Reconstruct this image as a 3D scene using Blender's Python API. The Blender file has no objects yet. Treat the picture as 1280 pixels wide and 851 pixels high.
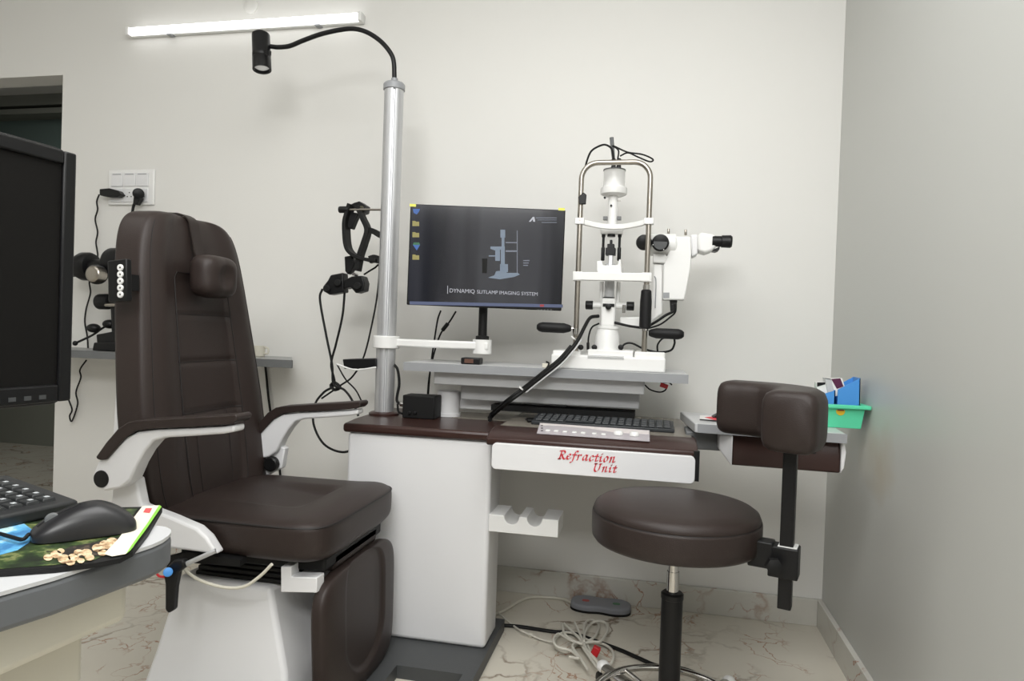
import bpy, bmesh, math, random
from mathutils import Vector, Matrix
random.seed(4)
PI = math.pi
V = Vector
# ------------------------------------------------------------------ camera
F_PX = 853.0
CAM = V((0, 0, 1.05))
yaw, pit, rol = math.radians(11.7), math.radians(-.8), 0.034
FW = V((-math.sin(yaw)*math.cos(pit), math.cos(yaw)*math.cos(pit), math.sin(pit)))
R0 = V((math.cos(yaw), math.sin(yaw), 0)); U0 = R0.cross(FW)
RT = R0*math.cos(rol) + U0*math.sin(rol); UP = RT.cross(FW)
def ray(u, v): return FW + RT*((u-640)/F_PX) - UP*((v-425.5)/F_PX)
def at(u, v, Y):
    r = ray(u, v); return CAM + r*(Y/r.y)
def az(u, v, z):
    r = ray(u, v); return CAM + r*((z-CAM.z)/r.z)
def ax(u, v, X):
    r = ray(u, v); return CAM + r*(X/r.x)
def dd(u, v, d): return CAM + ray(u, v)*d
sc = bpy.context.scene
col = sc.collection
cd = bpy.data.cameras.new('camera'); cam = bpy.data.objects.new('camera', cd); col.objects.link(cam)
cd.sensor_width = 36; cd.lens = F_PX/1280*36; cd.clip_start = .02
M = Matrix((RT, UP, -FW)).transposed().to_4x4(); M.translation = CAM
cam.matrix_world = M
sc.camera = cam
# ------------------------------------------------------------------ materials
def srgb(r, g, b):
    f = lambda c: (c/255/12.92) if c/255 <= .04045 else ((c/255+.055)/1.055)**2.4
    return (f(r), f(g), f(b), 1)
def mat(name, c, rough=.5, metal=0, spec=.5, bump=0, bscale=200, var=0, vscale=3, emit=None, es=0, coat=0):
    m = bpy.data.materials.new(name); m.use_nodes = True
    nt = m.node_tree; b = nt.nodes['Principled BSDF']
    b.inputs['Base Color'].default_value = c
    b.inputs['Roughness'].default_value = rough; b.inputs['Metallic'].default_value = metal
    b.inputs['Specular IOR Level'].default_value = spec
    b.inputs['Coat Weight'].default_value = coat
    if emit: b.inputs['Emission Color'].default_value = emit; b.inputs['Emission Strength'].default_value = es
    tc = nt.nodes.new('ShaderNodeTexCoord')
    if var:
        n = nt.nodes.new('ShaderNodeTexNoise'); n.inputs['Scale'].default_value = vscale; n.inputs['Detail'].default_value = 4
        nt.links.new(tc.outputs['Object'], n.inputs['Vector'])
        mx = nt.nodes.new('ShaderNodeMix'); mx.data_type = 'RGBA'
        mx.inputs['A'].default_value = tuple(x*(1-var) for x in c[:3])+(1,)
        mx.inputs['B'].default_value = tuple(min(1, x*(1+var)) for x in c[:3])+(1,)
        nt.links.new(n.outputs['Fac'], mx.inputs['Factor']); nt.links.new(mx.outputs['Result'], b.inputs['Base Color'])
    if bump:
        n = nt.nodes.new('ShaderNodeTexNoise'); n.inputs['Scale'].default_value = bscale; n.inputs['Detail'].default_value = 3
        nt.links.new(tc.outputs['Object'], n.inputs['Vector'])
        bp = nt.nodes.new('ShaderNodeBump'); bp.inputs['Strength'].default_value = bump; bp.inputs['Distance'].default_value = .002
        nt.links.new(n.outputs['Fac'], bp.inputs['Height']); nt.links.new(bp.outputs['Normal'], b.inputs['Normal'])
    return m
WALL = mat('wall_paint', srgb(226, 225, 221), .55, var=.012, vscale=1.2, bump=.05, bscale=60)
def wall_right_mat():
    m = mat('wall_paint_brown_patch', srgb(205, 205, 199), .42, bump=.05, bscale=60)
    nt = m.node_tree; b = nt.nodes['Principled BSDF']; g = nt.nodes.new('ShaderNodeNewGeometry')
    # a brownish patch on the wall, edges broken up by noise
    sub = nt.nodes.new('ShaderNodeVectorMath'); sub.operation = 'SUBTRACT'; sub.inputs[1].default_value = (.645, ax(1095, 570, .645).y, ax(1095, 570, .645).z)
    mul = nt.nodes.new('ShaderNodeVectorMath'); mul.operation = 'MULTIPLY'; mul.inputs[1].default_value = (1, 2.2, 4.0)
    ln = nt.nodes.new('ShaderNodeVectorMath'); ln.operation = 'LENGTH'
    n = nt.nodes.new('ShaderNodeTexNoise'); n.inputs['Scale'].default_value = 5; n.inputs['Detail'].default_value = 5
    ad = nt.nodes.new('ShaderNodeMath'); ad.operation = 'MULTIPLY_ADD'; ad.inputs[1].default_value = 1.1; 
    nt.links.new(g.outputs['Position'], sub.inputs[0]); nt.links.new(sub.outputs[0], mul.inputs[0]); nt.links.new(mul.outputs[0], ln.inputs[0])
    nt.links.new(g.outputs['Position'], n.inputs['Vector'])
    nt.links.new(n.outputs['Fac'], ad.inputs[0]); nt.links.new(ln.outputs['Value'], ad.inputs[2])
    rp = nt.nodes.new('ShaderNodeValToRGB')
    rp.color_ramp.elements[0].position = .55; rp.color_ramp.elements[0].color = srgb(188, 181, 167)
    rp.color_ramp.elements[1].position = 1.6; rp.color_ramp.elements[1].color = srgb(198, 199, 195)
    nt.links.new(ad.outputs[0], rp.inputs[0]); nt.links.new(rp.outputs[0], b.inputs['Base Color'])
    return m
WALLR = wall_right_mat()
def marble(name, base, vein, tint):
    m = bpy.data.materials.new(name); m.use_nodes = True; nt = m.node_tree; b = nt.nodes['Principled BSDF']
    b.inputs['Roughness'].default_value = .22
    g = nt.nodes.new('ShaderNodeNewGeometry')
    n = nt.nodes.new('ShaderNodeTexNoise'); n.inputs['Scale'].default_value = 3.2; n.inputs['Detail'].default_value = 6
    nt.links.new(g.outputs['Position'], n.inputs['Vector'])
    mx = nt.nodes.new('ShaderNodeMix'); mx.data_type = 'RGBA'; mx.blend_type = 'LINEAR_LIGHT'; mx.inputs['Factor'].default_value = .35
    nt.links.new(g.outputs['Position'], mx.inputs['A']); nt.links.new(n.outputs['Color'], mx.inputs['B'])
    prev = None
    for sc_, w, colr in ((3.4, .022, vein), (7.5, .016, tint)):
        vo = nt.nodes.new('ShaderNodeTexVoronoi'); vo.feature = 'DISTANCE_TO_EDGE'; vo.inputs['Scale'].default_value = sc_
        nt.links.new(mx.outputs['Result'], vo.inputs['Vector'])
        mk = nt.nodes.new('ShaderNodeTexNoise'); mk.inputs['Scale'].default_value = 2.7*sc_/3.4; mk.inputs['Detail'].default_value = 2
        nt.links.new(g.outputs['Position'], mk.inputs['Vector'])
        r1 = nt.nodes.new('ShaderNodeMapRange'); r1.inputs['From Min'].default_value = 0; r1.inputs['From Max'].default_value = w*2.2
        r1.inputs['To Min'].default_value = 1; r1.inputs['To Max'].default_value = 0
        nt.links.new(vo.outputs['Distance'], r1.inputs['Value'])
        r2 = nt.nodes.new('ShaderNodeMapRange'); r2.inputs['From Min'].default_value = .47; r2.inputs['From Max'].default_value = .62
        nt.links.new(mk.outputs['Fac'], r2.inputs['Value'])
        mu = nt.nodes.new('ShaderNodeMath'); mu.operation = 'MULTIPLY'; nt.links.new(r1.outputs[0], mu.inputs[0]); nt.links.new(r2.outputs[0], mu.inputs[1])
        mm = nt.nodes.new('ShaderNodeMix'); mm.data_type = 'RGBA'
        if prev is None:
            cl = nt.nodes.new('ShaderNodeMix'); cl.data_type = 'RGBA'
            cl.inputs['A'].default_value = base; cl.inputs['B'].default_value = tuple(x*.8 for x in base[:3])+(1,)
            nt.links.new(n.outputs['Fac'], cl.inputs['Factor']); prev = cl.outputs['Result']
        nt.links.new(mu.outputs[0], mm.inputs['Factor']); nt.links.new(prev, mm.inputs['A']); mm.inputs['B'].default_value = colr
        prev = mm.outputs['Result']
    nt.links.new(prev, b.inputs['Base Color'])
    return m
FLOOR = marble('marble_floor', srgb(218, 212, 198), srgb(128, 112, 96), srgb(160, 118, 92))
SKIRT = marble('marble_skirting', srgb(212, 210, 202), srgb(150, 112, 88), srgb(156, 104, 76))
CEIL = mat('ceiling_paint', srgb(235, 235, 232), .7, var=.01)
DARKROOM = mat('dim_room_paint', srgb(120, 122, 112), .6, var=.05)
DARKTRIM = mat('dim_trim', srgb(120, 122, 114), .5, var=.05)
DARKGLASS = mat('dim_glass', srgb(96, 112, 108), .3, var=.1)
LEATHER = mat('brown_leather', srgb(47, 38, 35), .45, spec=.35, bump=.25, bscale=420, var=.06, vscale=8)
LEATHER2 = mat('brown_leather_panel', srgb(45, 37, 34), .5, spec=.3, bump=.25, bscale=420, var=.06, vscale=8)
SEAM = mat('seam_thread', srgb(26, 21, 20), .6, var=.05)
WHITE = mat('white_enamel', srgb(228, 228, 229), .3, var=.01)
WHITE2 = mat('white_plastic', srgb(236, 236, 234), .35, var=.01)
BROWN = mat('brown_laminate', srgb(56, 36, 32), .3, spec=.4, var=.03, vscale=2)
INSETREFL = mat('inset_wall_reflection', srgb(140, 134, 124), .25, var=.04)  # beige stands in for the wall reflected in a dark glossy top
GREYP = mat('grey_plate', srgb(66, 68, 69), .5, var=.08, vscale=12, bump=.15)
GREYL = mat('grey_laminate', srgb(196, 197, 198), .35, var=.02)
GREYE = mat('grey_edge_band', srgb(150, 152, 155), .4, var=.03)
GREYD = mat('dark_grey_edge', srgb(104, 106, 107), .45, var=.03)
ALU = mat('aluminium', srgb(205, 206, 208), .42, metal=.7, var=.03, vscale=30)
CHROME = mat('chrome', srgb(205, 203, 200), .12, metal=1, var=.02)
STEEL = mat('brushed_steel', srgb(170, 164, 155), .28, metal=1, var=.04, vscale=20)
BLACK = mat('black_plastic', srgb(20, 20, 21), .4, spec=.3, var=.08)
BLACKM = mat('matte_black', srgb(17, 17, 17), .6, spec=.3, var=.08)
RUBBER = mat('black_rubber', srgb(20, 20, 21), .55, spec=.3, var=.05)
SCREENOFF = mat('dark_screen', srgb(22, 21, 20), .5, var=.03, spec=.12)
CREAM = mat('cream_plastic', srgb(212, 208, 194), .5, var=.02)
CREAMD = mat('cream_panel', srgb(204, 200, 186), .5, var=.02)
def flat(n, r, g, b, rough=.5, es=0):
    c = srgb(r, g, b); return mat(n, tuple(x*.12 for x in c[:3])+(1,) if es else c, rough, var=.02, emit=c if es else None, es=es)
RED = flat('red_ink', 214, 48, 62); REDP = flat('red_plastic', 190, 30, 38, .35)
GREEN = flat('mint_plastic', 92, 214, 168, .35); BLUE = flat('blue_card', 74, 148, 222, .45)
YEL = flat('yellow_sticker', 226, 226, 96)
# ------------------------------------------------------------------ mesh builder
def smooth_path(pts, k=8):
    pts = [V(p) for p in pts]
    if len(pts) < 3: return pts
    P = [2*pts[0]-pts[1]] + pts + [2*pts[-1]-pts[-2]]
    out = []
    for i in range(1, len(P)-2):
        a, b, c, d = P[i-1:i+3]
        for j in range(k):
            t = j/k
            out.append(.5*((2*b)+(c-a)*t+(2*a-5*b+4*c-d)*t*t+(3*b-a-3*c+d)*t**3))
    out.append(pts[-1]); return out
class MB:
    def __init__(s): s.bm = bmesh.new()
    def add(s, vs, fs):
        vv = [s.bm.verts.new(V(p)) for p in vs]
        for f in fs:
            try: s.bm.faces.new([vv[i] for i in f])
            except ValueError: pass
        return s
    def box(s, c, d, rot=None, taper=1):
        c = V(c); h = [x/2 for x in d]; vs = []
        for z in (-1, 1):
            k = taper if z > 0 else 1
            for x, y in ((-1, -1), (1, -1), (1, 1), (-1, 1)):
                p = V((x*h[0]*k, y*h[1]*k, z*h[2]))
                if rot is not None: p = rot @ p
                vs.append(c+p)
        return s.add(vs, [(3, 2, 1, 0), (4, 5, 6, 7), (0, 1, 5, 4), (1, 2, 6, 5), (2, 3, 7, 6), (3, 0, 4, 7)])
    def bb(s, x0, x1, y0, y1, z0, z1): return s.box(((x0+x1)/2, (y0+y1)/2, (z0+z1)/2), (abs(x1-x0), abs(y1-y0), abs(z1-z0)))
    def prism(s, pts, vec):
        pts = [V(p) for p in pts]; vec = V(vec); n = len(pts)
        return s.add(pts+[p+vec for p in pts], [tuple(range(n)), tuple(range(2*n-1, n-1, -1))]+[(i, i+n, (i+1) % n+n, (i+1) % n) for i in range(n)])
    def frame(s, a):
        a = a.normalized(); t = V((0, 0, 1)) if abs(a.z) < .9 else V((1, 0, 0))
        x = t.cross(a).normalized(); return x, a.cross(x)
    def lathe(s, p0, axis, prof, n=32):
        p0 = V(p0); a = V(axis).normalized(); x, y = s.frame(a); vs = []; fs = []
        for r, t in prof:
            for i in range(n):
                th = 2*PI*i/n; vs.append(p0+a*t+(x*math.cos(th)+y*math.sin(th))*max(r, 1e-5))
        m = len(prof)
        for j in range(m-1):
            for i in range(n):
                k = (i+1) % n; fs.append((j*n+i, j*n+k, (j+1)*n+k, (j+1)*n+i))
        fs.append(tuple(range(n-1, -1, -1))); fs.append(tuple((m-1)*n+i for i in range(n)))
        return s.add(vs, fs)
    def cyl(s, p0, p1, r0, r1=None, n=28):
        p0, p1 = V(p0), V(p1); r1 = r0 if r1 is None else r1; L = (p1-p0).length
        return s.lathe(p0, p1-p0, [(r0, 0), (r1, L)], n)
    def rcyl(s, p0, p1, r, b=.003, n=28):
        p0, p1 = V(p0), V(p1); L = (p1-p0).length
        return s.lathe(p0, p1-p0, [(r-b, 0), (r-b*.3, b*.3), (r, b), (r, L-b), (r-b*.3, L-b*.3), (r-b, L)], n)
    def tube(s, pts, r, n=8, k=8, sm=True):
        P = smooth_path(pts, k) if sm else [V(p) for p in pts]
        m = len(P); vs = []; fs = []; x = None
        for j in range(m):
            a = (P[min(j+1, m-1)]-P[max(j-1, 0)])
            if a.length < 1e-9: a = V((0, 0, 1))
            a.normalize()
            if x is None: x, y = s.frame(a)
            else:
                x = (x-a*x.dot(a)); x = x.normalized() if x.length > 1e-6 else s.frame(a)[0]
                y = a.cross(x)
            rr = r if not callable(r) else r(j/(m-1))
            for i in range(n):
                th = 2*PI*i/n; vs.append(P[j]+(x*math.cos(th)+y*math.sin(th))*rr)
        for j in range(m-1):
            for i in range(n):
                k2 = (i+1) % n; fs.append((j*n+i, j*n+k2, (j+1)*n+k2, (j+1)*n+i))
        fs.append(tuple(range(n-1, -1, -1))); fs.append(tuple((m-1)*n+i for i in range(n)))
        return s.add(vs, fs)
    def strap(s, pts, w, h, wdir, k=8, sm=True):
        """flat band: width w along wdir, thickness h"""
        P = smooth_path(pts, k) if sm else [V(p) for p in pts]; m = len(P); vs = []; fs = []; wd = V(wdir).normalized()
        for j in range(m):
            a = (P[min(j+1, m-1)]-P[max(j-1, 0)]).normalized(); q = wd-a*wd.dot(a); q.normalize(); nn = a.cross(q)
            ww = w(j/(m-1)) if callable(w) else w
            for sx, sy in ((-1, -1), (1, -1), (1, 1), (-1, 1)): vs.append(P[j]+q*(sx*ww/2)+nn*(sy*h/2))
        for j in range(m-1):
            for i in range(4):
                k2 = (i+1) % 4; fs.append((j*4+i, j*4+k2, (j+1)*4+k2, (j+1)*4+i))
        fs.append((3, 2, 1, 0)); fs.append(tuple((m-1)*4+i for i in range(4)))
        return s.add(vs, fs)
    def ball(s, c, r, n=20):
        c = V(c); r = V(r) if hasattr(r, '__len__') else V((r, r, r)); m = n//2; vs = []; fs = []
        for j in range(1, m):
            ph = PI*j/m
            for i in range(n):
                th = 2*PI*i/n; vs.append(c+V((r.x*math.sin(ph)*math.cos(th), r.y*math.sin(ph)*math.sin(th), r.z*math.cos(ph))))
        vs += [c+V((0, 0, r.z)), c-V((0, 0, r.z))]; T = len(vs)-2
        for j in range(m-2):
            for i in range(n):
                k = (i+1) % n; fs.append((j*n+i, (j+1)*n+i, (j+1)*n+k, j*n+k))
        for i in range(n):
            k = (i+1) % n; fs.append((T, i, k)); fs.append((T+1, (m-2)*n+k, (m-2)*n+i))
        return s.add(vs, fs)
    def pad(s, c, ex, ey, ez, L, W, front, back, nw=6., pe=4., ns=40, nt=60, curve=None):
        """upholstered pad. ey: width axis, ez: length axis, ex: face normal. W(t) half width, front(s,t), back thickness"""
        c = V(c); ex, ey, ez = V(ex), V(ey), V(ez); vs = []; fs = []
        def grid(sign):
            base = len(vs)
            for j in range(nt+1):
                t = math.sin(PI/2*(2*j/nt-1)); t = max(-1, min(1, t))
                w = W(t)*max(0., 1-abs(t)**nw)**(1/nw)
                for i in range(ns+1):
                    q = math.sin(PI/2*(2*i/ns-1))
                    e = (max(0., 1-abs(q)**pe)*max(0., 1-abs(t)**(pe*1.6)))**(1/pe)
                    th = (front(q, t) if sign > 0 else -back)*e
                    off = curve(t) if curve else 0
                    vs.append(c+ey*(q*w)+ez*(t*L/2)+ex*(th+off))
            for j in range(nt):
                for i in range(ns):
                    a = base+j*(ns+1)+i; f = (a, a+1, a+ns+2, a+ns+1)
                    fs.append(f if sign > 0 else f[::-1])
        grid(1); grid(-1); s.add(vs, fs)
        bmesh.ops.remove_doubles(s.bm, verts=s.bm.verts, dist=1e-4)
        return s
    def build(s, name, m, parent=None, bevel=0, seg=2, ang=35, smooth=True, doubles=False, **kw):
        if doubles: bmesh.ops.remove_doubles(s.bm, verts=s.bm.verts, dist=1e-5)
        bmesh.ops.recalc_face_normals(s.bm, faces=s.bm.faces)
        org = V((0, 0, 0))
        if parent is not None:
            q = parent
            while q is not None: org = org+V(q.location); q = q.parent
        elif s.bm.verts:
            xs = [v.co for v in s.bm.verts]
            org = V(((min(p.x for p in xs)+max(p.x for p in xs))/2, (min(p.y for p in xs)+max(p.y for p in xs))/2, min(p.z for p in xs)))
        for v in s.bm.verts: v.co -= org
        me = bpy.data.meshes.new(name); s.bm.to_mesh(me); s.bm.free()
        if smooth:
            me.shade_smooth(); me.set_sharp_from_angle(angle=math.radians(ang))
        me.materials.append(m)
        o = bpy.data.objects.new(name, me); col.objects.link(o)
        if parent is None: o.location = org
        else: o.parent = parent
        if bevel:
            b = o.modifiers.new('bevel', 'BEVEL'); b.width = bevel; b.segments = seg; b.limit_method = 'ANGLE'; b.angle_limit = math.radians(40)
            b.harden_normals = False
        for k, v in kw.items(): o[k] = v
        return o
def thing(name, loc, label, category, group=None):
    o = bpy.data.objects.new(name, None); o.empty_display_size = .05; col.objects.link(o); o.location = loc
    o['label'] = label; o['category'] = category
    if group: o['group'] = group
    return o
def pp(uv, Y): return [at(u, v, Y) for u, v in uv]
def px(y): return y
YV = V((0, 1, 0)); XV = V((1, 0, 0)); ZV = V((0, 0, 1))
def ST(o): o['kind'] = 'structure'; return o
def text_mesh(txt, size, m, name, parent, mat3, loc, depth=.0003, xs=1, align='LEFT'):
    cu = bpy.data.curves.new('t', 'FONT'); cu.body = txt; cu.size = size; cu.extrude = depth; cu.align_x = align
    t = bpy.data.objects.new('t', cu); col.objects.link(t)
    dg = bpy.context.evaluated_depsgraph_get(); me = bpy.data.meshes.new_from_object(t.evaluated_get(dg))
    bpy.data.objects.remove(t)
    org = V((0, 0, 0)); q = parent
    while q is not None: org = org+V(q.location); q = q.parent
    for v in me.vertices: v.co = mat3 @ V((v.co.x*xs, v.co.y, v.co.z)) + V(loc) - org
    me.materials.clear(); me.materials.append(m)
    o = bpy.data.objects.new(name, me); o.parent = parent; col.objects.link(o); return o
# ================================================================== ROOM
WY = 2.70; WX = .645; CH = 2.75; OPX = -2.74; OPZ = 2.172; LX = -3.6; BY = -1.6
b = MB(); b.bb(OPX, WX, WY, WY+.12, 0, CH); b.bb(LX, OPX, WY, WY+.12, OPZ, CH)
ST(b.build('wall_back', WALL, smooth=False))
ST(MB().bb(WX, WX+.12, BY, WY+.12, 0, CH).build('wall_right', WALLR, smooth=False))
ST(MB().bb(LX-.12, LX, BY, WY+.12, 0, CH).build('wall_left', WALL, smooth=False))
ST(MB().bb(LX-.12, WX+.12, BY-.12, BY, 0, CH).build('wall_front', WALL, smooth=False))
ST(MB().bb(-6.2, WX+.12, BY-.12, 4.8, -.1, 0).build('floor', FLOOR, smooth=False))
ST(MB().bb(-6.2, WX+.12, BY-.12, 4.8, CH, CH+.1).build('ceiling', CEIL, smooth=False))
bb_ = MB().bb(OPX, WX-.018, WY-.018, WY, 0, .098); ST(bb_.build('baseboard_back', SKIRT, bevel=.002, smooth=False))
ST(MB().bb(WX-.018, WX, BY, WY, 0, .098).build('baseboard_right', SKIRT, bevel=.002, smooth=False))
ST(MB().bb(LX, LX+.018, BY, WY, 0, .098).build('baseboard_left', SKIRT, smooth=False))
# dim room seen through the doorway
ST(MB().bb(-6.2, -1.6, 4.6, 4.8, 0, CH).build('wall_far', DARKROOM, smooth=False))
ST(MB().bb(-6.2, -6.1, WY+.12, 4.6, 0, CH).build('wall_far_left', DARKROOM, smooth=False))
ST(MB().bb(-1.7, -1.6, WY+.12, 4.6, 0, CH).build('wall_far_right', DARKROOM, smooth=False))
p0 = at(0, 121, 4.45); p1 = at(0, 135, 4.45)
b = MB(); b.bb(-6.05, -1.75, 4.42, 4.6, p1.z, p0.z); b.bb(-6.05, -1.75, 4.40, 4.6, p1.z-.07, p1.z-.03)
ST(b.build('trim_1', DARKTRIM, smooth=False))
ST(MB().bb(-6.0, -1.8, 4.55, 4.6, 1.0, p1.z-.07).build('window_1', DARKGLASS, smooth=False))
# ================================================================== LIGHT FITTING, SWITCHES, SHELF
tl = at(162, 40, WY-.03); tr = at(452, 18, WY-.03)
t = thing('tube_light', (tl.x, WY, tl.z), 'white LED tube light fixed high on the back wall, glowing', 'light')
TUBEM = mat('glowing_tube', (1, 1, 1, 1), .4, emit=(1, 1, 1, 1), es=3.2)
MB().bb(tl.x-.004, tr.x+.004, WY-.022, WY, tl.z-.018, tl.z+.018).build('housing', WHITE2, t, bevel=.003)
MB().bb(tl.x, tr.x-.012, WY-.042, WY-.022, tl.z-.014, tl.z+.016).build('diffuser', TUBEM, t, bevel=.006, seg=3)
for x in (tl.x, tr.x): MB().bb(x-.012, x+.004, WY-.045, WY-.002, tl.z-.018, tl.z+.019).build('end_cap', WHITE2, t, bevel=.003)
for f in (.18, .82):
    x = tl.x+(tr.x-tl.x)*f; MB().bb(x-.012, x+.012, WY-.03, WY, tl.z-.022, tl.z-.016).build('clip', GREYE, t)
c = at(314, 8, WY)
o = MB().lathe((c.x, WY, c.z), (0, -1, 0), [(.034, 0), (.034, .006), (.028, .010), (.01, .011)], 28).build('wall_junction_cover', WALL, label='pale round junction cover on the wall just above the tube light', category='wall cover')
# switchboard
a = at(136, 211, WY-.01); d = at(192, 256, WY-.01)
x0, x1, z0, z1 = a.x, d.x, d.z, a.z-.005
t = thing('switchboard', (x0, WY, z0), 'white wall switchboard with two rows of modules above chair back', 'switch panel')
MB().bb(x0, x1, WY-.012, WY, z0, z1).build('plate', WHITE2, t, bevel=.004)
w = (x1-x0-.05)/3; hgt = (z1-z0-.03)/2
for r in range(2):
    for k in range(3):
        xx = x0+.02+k*(w+.003); zz = z0+.012+r*(hgt+.006)
        m_ = MB().bb(xx, xx+w-.003, WY-.017, WY-.011, zz, zz+hgt-.004).build('switch' if r else 'socket', WHITE, t, bevel=.002)
        if r: MB().bb(xx+.008, xx+w-.012, WY-.0185, WY-.0165, zz+hgt-.012, zz+hgt-.009).build('mark', GREYE, m_)
        else: 
            e = MB()
            for (ox, oz) in ((0, .018), (-.01, 0), (.01, 0)): e.cyl((xx+w/2+ox, WY-.0172, zz+hgt/2-.008+oz), (xx+w/2+ox, WY-.0165, zz+hgt/2-.008+oz), .003, n=10)
            e.build('pin_hole', BLACKM, m_)
# adapter plug with thin cable
t = thing('adapter_plug', at(140, 241, WY-.02), 'black slim adapter plugged into left socket, thin cable hanging down', 'plug')
q0, q1 = at(124, 240, WY-.045), at(148, 243, WY-.035)
MB().prism(pp([(124, 236), (136, 235), (147, 238), (151, 243), (146, 246), (135, 246), (124, 244)], WY-.05), (0, .032, 0)).build('body', BLACK, t, bevel=.004)
MB().tube(pp([(124, 243), (121, 252), (122, 262), (119, 274), (122, 290), (120, 303), (122, 318), (120, 330), (112, 350), (113, 366), (108, 385), (106, 402), (109, 420), (110, 436)], WY-.02) , .0035, 6).build('cable', BLACKM, t)
MB().tube(pp([(108, 450), (100, 462), (101, 472), (95, 490), (97, 505), (90, 526), (87, 520), (90, 512), (86, 500)], WY-.02), .0035, 6).build('cable', BLACKM, t)
t = thing('round_plug', at(172, 242, WY-.02), 'black round angled plug in the right socket of switchboard', 'plug')
b = MB(); b.rcyl(at(173, 242, WY-.055), at(173, 242, WY-.02), .024, .005); b.prism(pp([(167, 244), (176, 247), (171, 256), (166, 255)], WY-.05), (0, .022, 0)); b.build('body', BLACK, t, bevel=.002)
MB().tube(pp([(168, 254), (166, 262), (165, 275), (168, 300), (172, 340), (176, 420)], WY-.04), .006, 8).build('cable', BLACKM, t)
# shelf
zs = .905
xs0, xs1 = at(60, 440, 2.6).x, at(365, 447, 2.45).x
t = thing('wall_shelf', (-2, WY, zs-.03), 'grey laminate wall shelf with dark edge behind the patient chair', 'shelf')
MB().prism([(xs0, 2.45, zs-.03), (xs1, 2.45, zs-.03), (-1.53, WY, zs-.03), (xs0, WY, zs-.03)], (0, 0, .03)).build('board', mat('grey_shelf', srgb(150, 151, 150), .4, var=.03), t, bevel=.002)
MB().bb(xs0, xs1+.004, 2.443, 2.45, zs-.03, zs+.001).build('edge_band', GREYD, t)
for x in (): MB().prism([(x, WY, zs-.03), (x, WY, zs-.17), (x, 2.52, zs-.03)], (.015, 0, 0)).build('bracket', GREYD, t)
c = at(324, 437, 2.6)
t = thing('cup', (c.x, 2.6, zs), 'small cream cup on the shelf right of chair backrest', 'cup')
MB().lathe((c.x, 2.6, zs), ZV, [(.020, 0), (.023, .003), (.025, .04), (.025, .046), (.021, .046), (.019, .01)], 24).build('bowl', CREAM, t)
MB().tube([(c.x+.026, 2.6, zs+.042), (c.x+.042, 2.6, zs+.035), (c.x+.04, 2.6, zs+.016), (c.x+.025, 2.6, zs+.014)], .004).build('handle', CREAM, t)
o = MB().tube(pp([(331, 452), (333, 470), (336, 500), (342, 540), (347, 566), (351, 600), (356, 650)], WY-.01), .005, 8).build('wall_cable', BLACKM, label='black cable hanging down the wall below right end of shelf', category='cable')
# ophthalmic instrument on shelf
Yi = 2.56
c = at(135, 440, Yi)
t = thing('ophthalmic_instrument', (c.x, Yi, zs), 'black eye instrument with round silver knob standing on the shelf', 'instrument')
pk = at(133, 440, Yi)
b = MB(); b.prism([at(115, 438, Yi-.08), at(175, 440, Yi-.08), at(175, 428, Yi-.08), at(117, 428, Yi-.08)], (0, .16, 0)); b.prism([at(121, 430, Yi-.06), at(175, 430, Yi-.06), at(175, 408, Yi-.06), at(120, 418, Yi-.06)], (0, .12, 0))
ob = b.build('base', BLACK, t, bevel=.004); 
b = MB(); b.rcyl(at(86, 336, Yi), at(165, 333, Yi), .037, .004); b.build('barrel', BLACK, t)
b = MB(); b.rcyl(at(100, 333, Yi), at(117, 333, Yi), .062, .02); b.build('drum', BLACK, t)
b = MB(); b.rcyl(at(139, 330, Yi), at(160, 330, Yi), .07, .01); b.build('disc', BLACK, t)
b = MB(); b.rcyl(at(121, 343, Yi-.10), at(121, 343, Yi-.01), .042, .006); b.build('lens_ring', BLACK, t)
b = MB(); b.lathe(at(114, 342, Yi-.13), YV, [(.022, 0), (.030, .002), (.034, .006), (.034, .05)], 30); b.build('silver_knob', STEEL, t, label='round silver knob')
b = MB(); b.rcyl(at(146, 330, Yi), at(150, 425, Yi), .03); b.build('column', BLACK, t)
b = MB(); b.rcyl(at(123, 377, Yi-.02), at(137, 377, Yi-.02), .034, .008); b.build('side_knob', BLACK, t)
b = MB(); b.rcyl(at(132, 381, Yi-.04), at(160, 381, Yi-.04), .009, .002); b.build('silver_rod', STEEL, t, label='silver rod')
b = MB(); b.tube(pp([(94, 429), (115, 419), (130, 409), (150, 400)], Yi), .005, 8); b.build('lever', BLACK, t)
for (u, v) in ((117, 410), (137, 405)):
    b = MB(); b.ball(at(u, v, Yi), (.03, .026, .02)); b.build('lever_knob', BLACK, t)
b = MB(); b.ball(at(94, 429, Yi), .011); b.build('lever_tip', BLACK, t)
# ================================================================== PATIENT CHAIR
cy = 1.775
t = chair = thing('examination_chair', (-1.05, cy, .04), 'brown leather examination chair with headrest, white arms and footrest', 'chair')
# backrest: length axis z 0.55..1.355, width axis Y
zb0, zb1 = .50, 1.357; Lb = zb1-zb0
def Wb(t_):
    # half width: wide at the bottom, narrowing towards the top
    s_ = (t_+1)/2
    return .284 - .022*s_ - .050*max(0, s_-.35)**1.2/.65**1.2
def fb(s_, t_):
    z = (t_+1)/2
    h = .052
    h += .014*math.exp(-((abs(s_)-.74)/.2)**2)                       # side bolsters
    if abs(s_) < .5 and .02 < z < .80:
        h -= .009*min(1, (.5-abs(s_))/.04)*min(1, (.80-z)/.03)
        for zz in (.33, .50, .66): h -= .006*math.exp(-((z-zz)/.008)**2)
    return h
b = MB(); b.pad((-1.35, 1.812, (zb0+zb1)/2), XV, YV, ZV, Lb, Wb, fb, .05, nw=6.5, pe=8, ns=110, nt=170, curve=lambda t_: -.0625*t_)
back = b.build('backrest', LEATHER, t, ang=70)
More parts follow.
